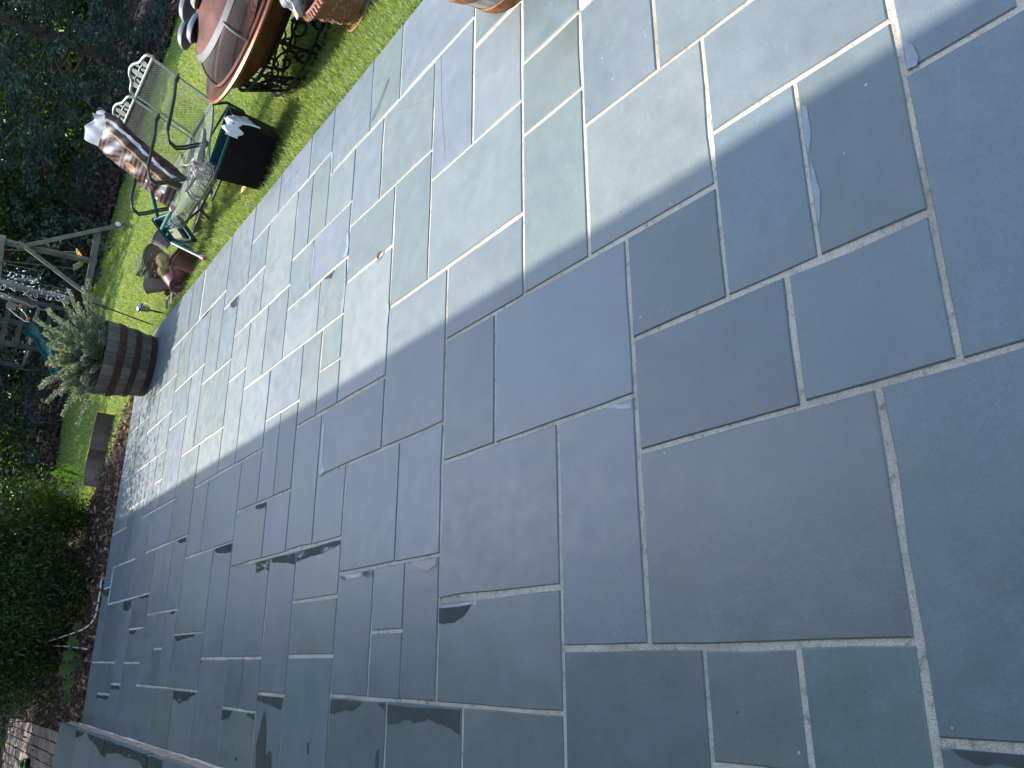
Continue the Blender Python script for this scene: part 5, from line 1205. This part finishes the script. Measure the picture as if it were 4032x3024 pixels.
for i, (c, r_, lab) in enumerate([((3.15, 6.46, .20), .065, 'upper straw-coloured root ball resting on the maroon pots'), ((3.14, 6.62, .15), .060, 'lower straw-coloured root ball beside the maroon pot with the hole')]):
    t = thing('root_ball', lab, 'root ball', c, 0, 'dried root balls on the pots')
    ico('core', M_DRIFT, (0, 0, 0), r_ * .80, .2, 2, parent=t, seed=30 + i)
    n = 520; d = rnd_unit(n); A = unit(np.cross(d, rnd_unit(n)) + d * .15); q = quads('fibres', d * r_ * rng.uniform(.75, 1.05, n)[:, None], A * .022, unit(np.cross(A, d)) * .0022, M_STRAW, t)
mb = MB(); mb.tube([(3.20, 6.30, .20), (3.13, 6.42, .17), (3.08, 6.55, .10)], .005, 6); o = mb.build('stick', M_TERRA, origin=(3.13, 6.42, .17)); tag(o, 'thin orange-brown stick lying across the root balls', 'stick')

# ------------------------------------------------------------------ log, trough, block and small litter
lg = branch_obj('log', 'grey weathered length of log on the grass under the bench', (3.80, 6.25, .0), [([(3.90, 5.98, .0), (3.84, 6.18, .0), (3.77, 6.42, -.01), (3.72, 6.56, -.02)], [.040, .042, .036, .022])], M_GREYW, 'log')
tr = thing('wooden_trough', 'boat-shaped hollow wooden trough lying on the grass behind the bench feet', 'trough', (3.60, 6.38, -.05), math.atan2(.22, -.20))
mb = MB(); vs = []; m_ = 13
for ring in range(4):
    for i in range(m_ * 2):
        t = math.pi * 2 * i / (m_ * 2); a = math.cos(t) * .17; b = math.sin(t) * .050 * (abs(math.cos(t)) ** 0 - .25 * abs(math.cos(t)))
        f, zz_ = ((.72, 0), (1.0, .060), (.90, .062), (.55, .018))[ring]; vs.append((a * f, b * f, zz_))
mb.add(vs, [(j * 26 + i, j * 26 + (i + 1) % 26, (j + 1) * 26 + (i + 1) % 26, (j + 1) * 26 + i) for j in range(3) for i in range(26)] + [tuple(range(26))[::-1], tuple(78 + i for i in range(26))])
mb.build('hull', M_BROWNL, tr)
yb = MB(); yb.box((0, 0, 0), (.045, .13, .035), Matrix.Rotation(.55, 3, 'Z') @ Matrix.Rotation(.15, 3, 'X'))
for k in range(4): yb.tube([(-.02 + .0 * k, -.045 + .03 * k, .018), (-.016, -.045 + .03 * k, .026)], .008, 6)
o = yb.build('sponge_block', M_YELLOW, origin=(0, 0, 0)); o.location = (3.21, 5.07, -.015); o.rotation_euler = (0, 0, -.35); tag(o, 'pale yellow notched block lying in the grass beside the black bin', 'sponge')
GW = 'bleached sticks and cones at the patio edge'
for i, (p, q, r_, lab) in enumerate([((3.03, 7.02, -.02), (3.10, 6.78, .01), .013, 'thick bleached stick at the patio edge nearest the maroon pot'), ((3.02, 7.20, -.03), (3.12, 6.98, .0), .011, 'bleached forked stick nearer the solar light'),
        ((3.13, 7.16, -.03), (3.16, 6.95, .0), .008, 'thin dark stick behind the bleached ones'), ((2.99, 6.74, -.02), (3.08, 6.88, -.01), .008, 'short pale stick beside the maroon pot')]):
    branch_obj('stick', lab, p, [([p, ((p[0] + q[0]) / 2 + .01, (p[1] + q[1]) / 2, .01), q], [r_, r_ * .9, r_ * .5])], M_DRIFT if i != 2 else M_BARK, 'stick', GW)
for i, (x, y_, lab) in enumerate([(3.15, 7.08, 'dark spiky pine cone nearest the solar light'), (3.10, 6.96, 'dark pine cone between the bleached sticks')]):
    t = thing('pine_cone', lab, 'pine cone', (x, y_, .0), random.uniform(0, 3), GW)
    ico('core', M_BARK, (0, 0, 0), .022, .2, 1, (1, 1, 1.4), parent=t, seed=i)
    n = 80; d = rnd_unit(n); d[:, 2] *= 1.3; quads('scales', d * .03, unit(d + np.array([0, 0, .5])) * .010, unit(np.cross(d, rnd_unit(n))) * .007, M_CHIPW, t)
# a fallen leaf and needles on the stones
fl = thing('fallen_leaf', 'small orange-brown dry leaf lying on the sunlit flagstones', 'leaf', (1.685, 2.845, .004), R(-40))
mb = MB(); prof = [(-.024, 0), (-.012, .008), (.0, .0105), (.012, .008), (.024, 0)]
mb.add([(s, w, .003 + w * .8) for s, w in prof] + [(s, -w, .003 + w * .5) for s, w in prof[1:-1]] + [(s, 0, .0015 + .01 * abs(s) * 10 * .1) for s, _ in prof[1:-1]], [(0, 1, 8), (1, 2, 9, 8), (2, 3, 10, 9), (3, 4, 10), (0, 8, 5), (8, 9, 6, 5), (9, 10, 7, 6), (10, 4, 7)])
mb.build('blade', M_TERRA, fl); mb = MB(); mb.tube([(-.024, 0, .002), (-.034, .003, .002)], .0009, 5); mb.build('stalk', M_BARK, fl)
mb = MB()
for pts in ([(2.655, 2.865, .003), (2.60, 2.90, .004), (2.545, 2.955, .004), (2.50, 3.02, .003)], [(2.655, 2.865, .003), (2.605, 2.912, .005), (2.555, 2.975, .005), (2.515, 3.03, .003)]): mb.tube(pts, .0009, 5)
o = mb.build('pine_needle', M_BARK, origin=(2.655, 2.865, .003)); tag(o, 'long forked brown pine needle lying on the sunlit stone nearest the terracotta pot', 'pine needle')
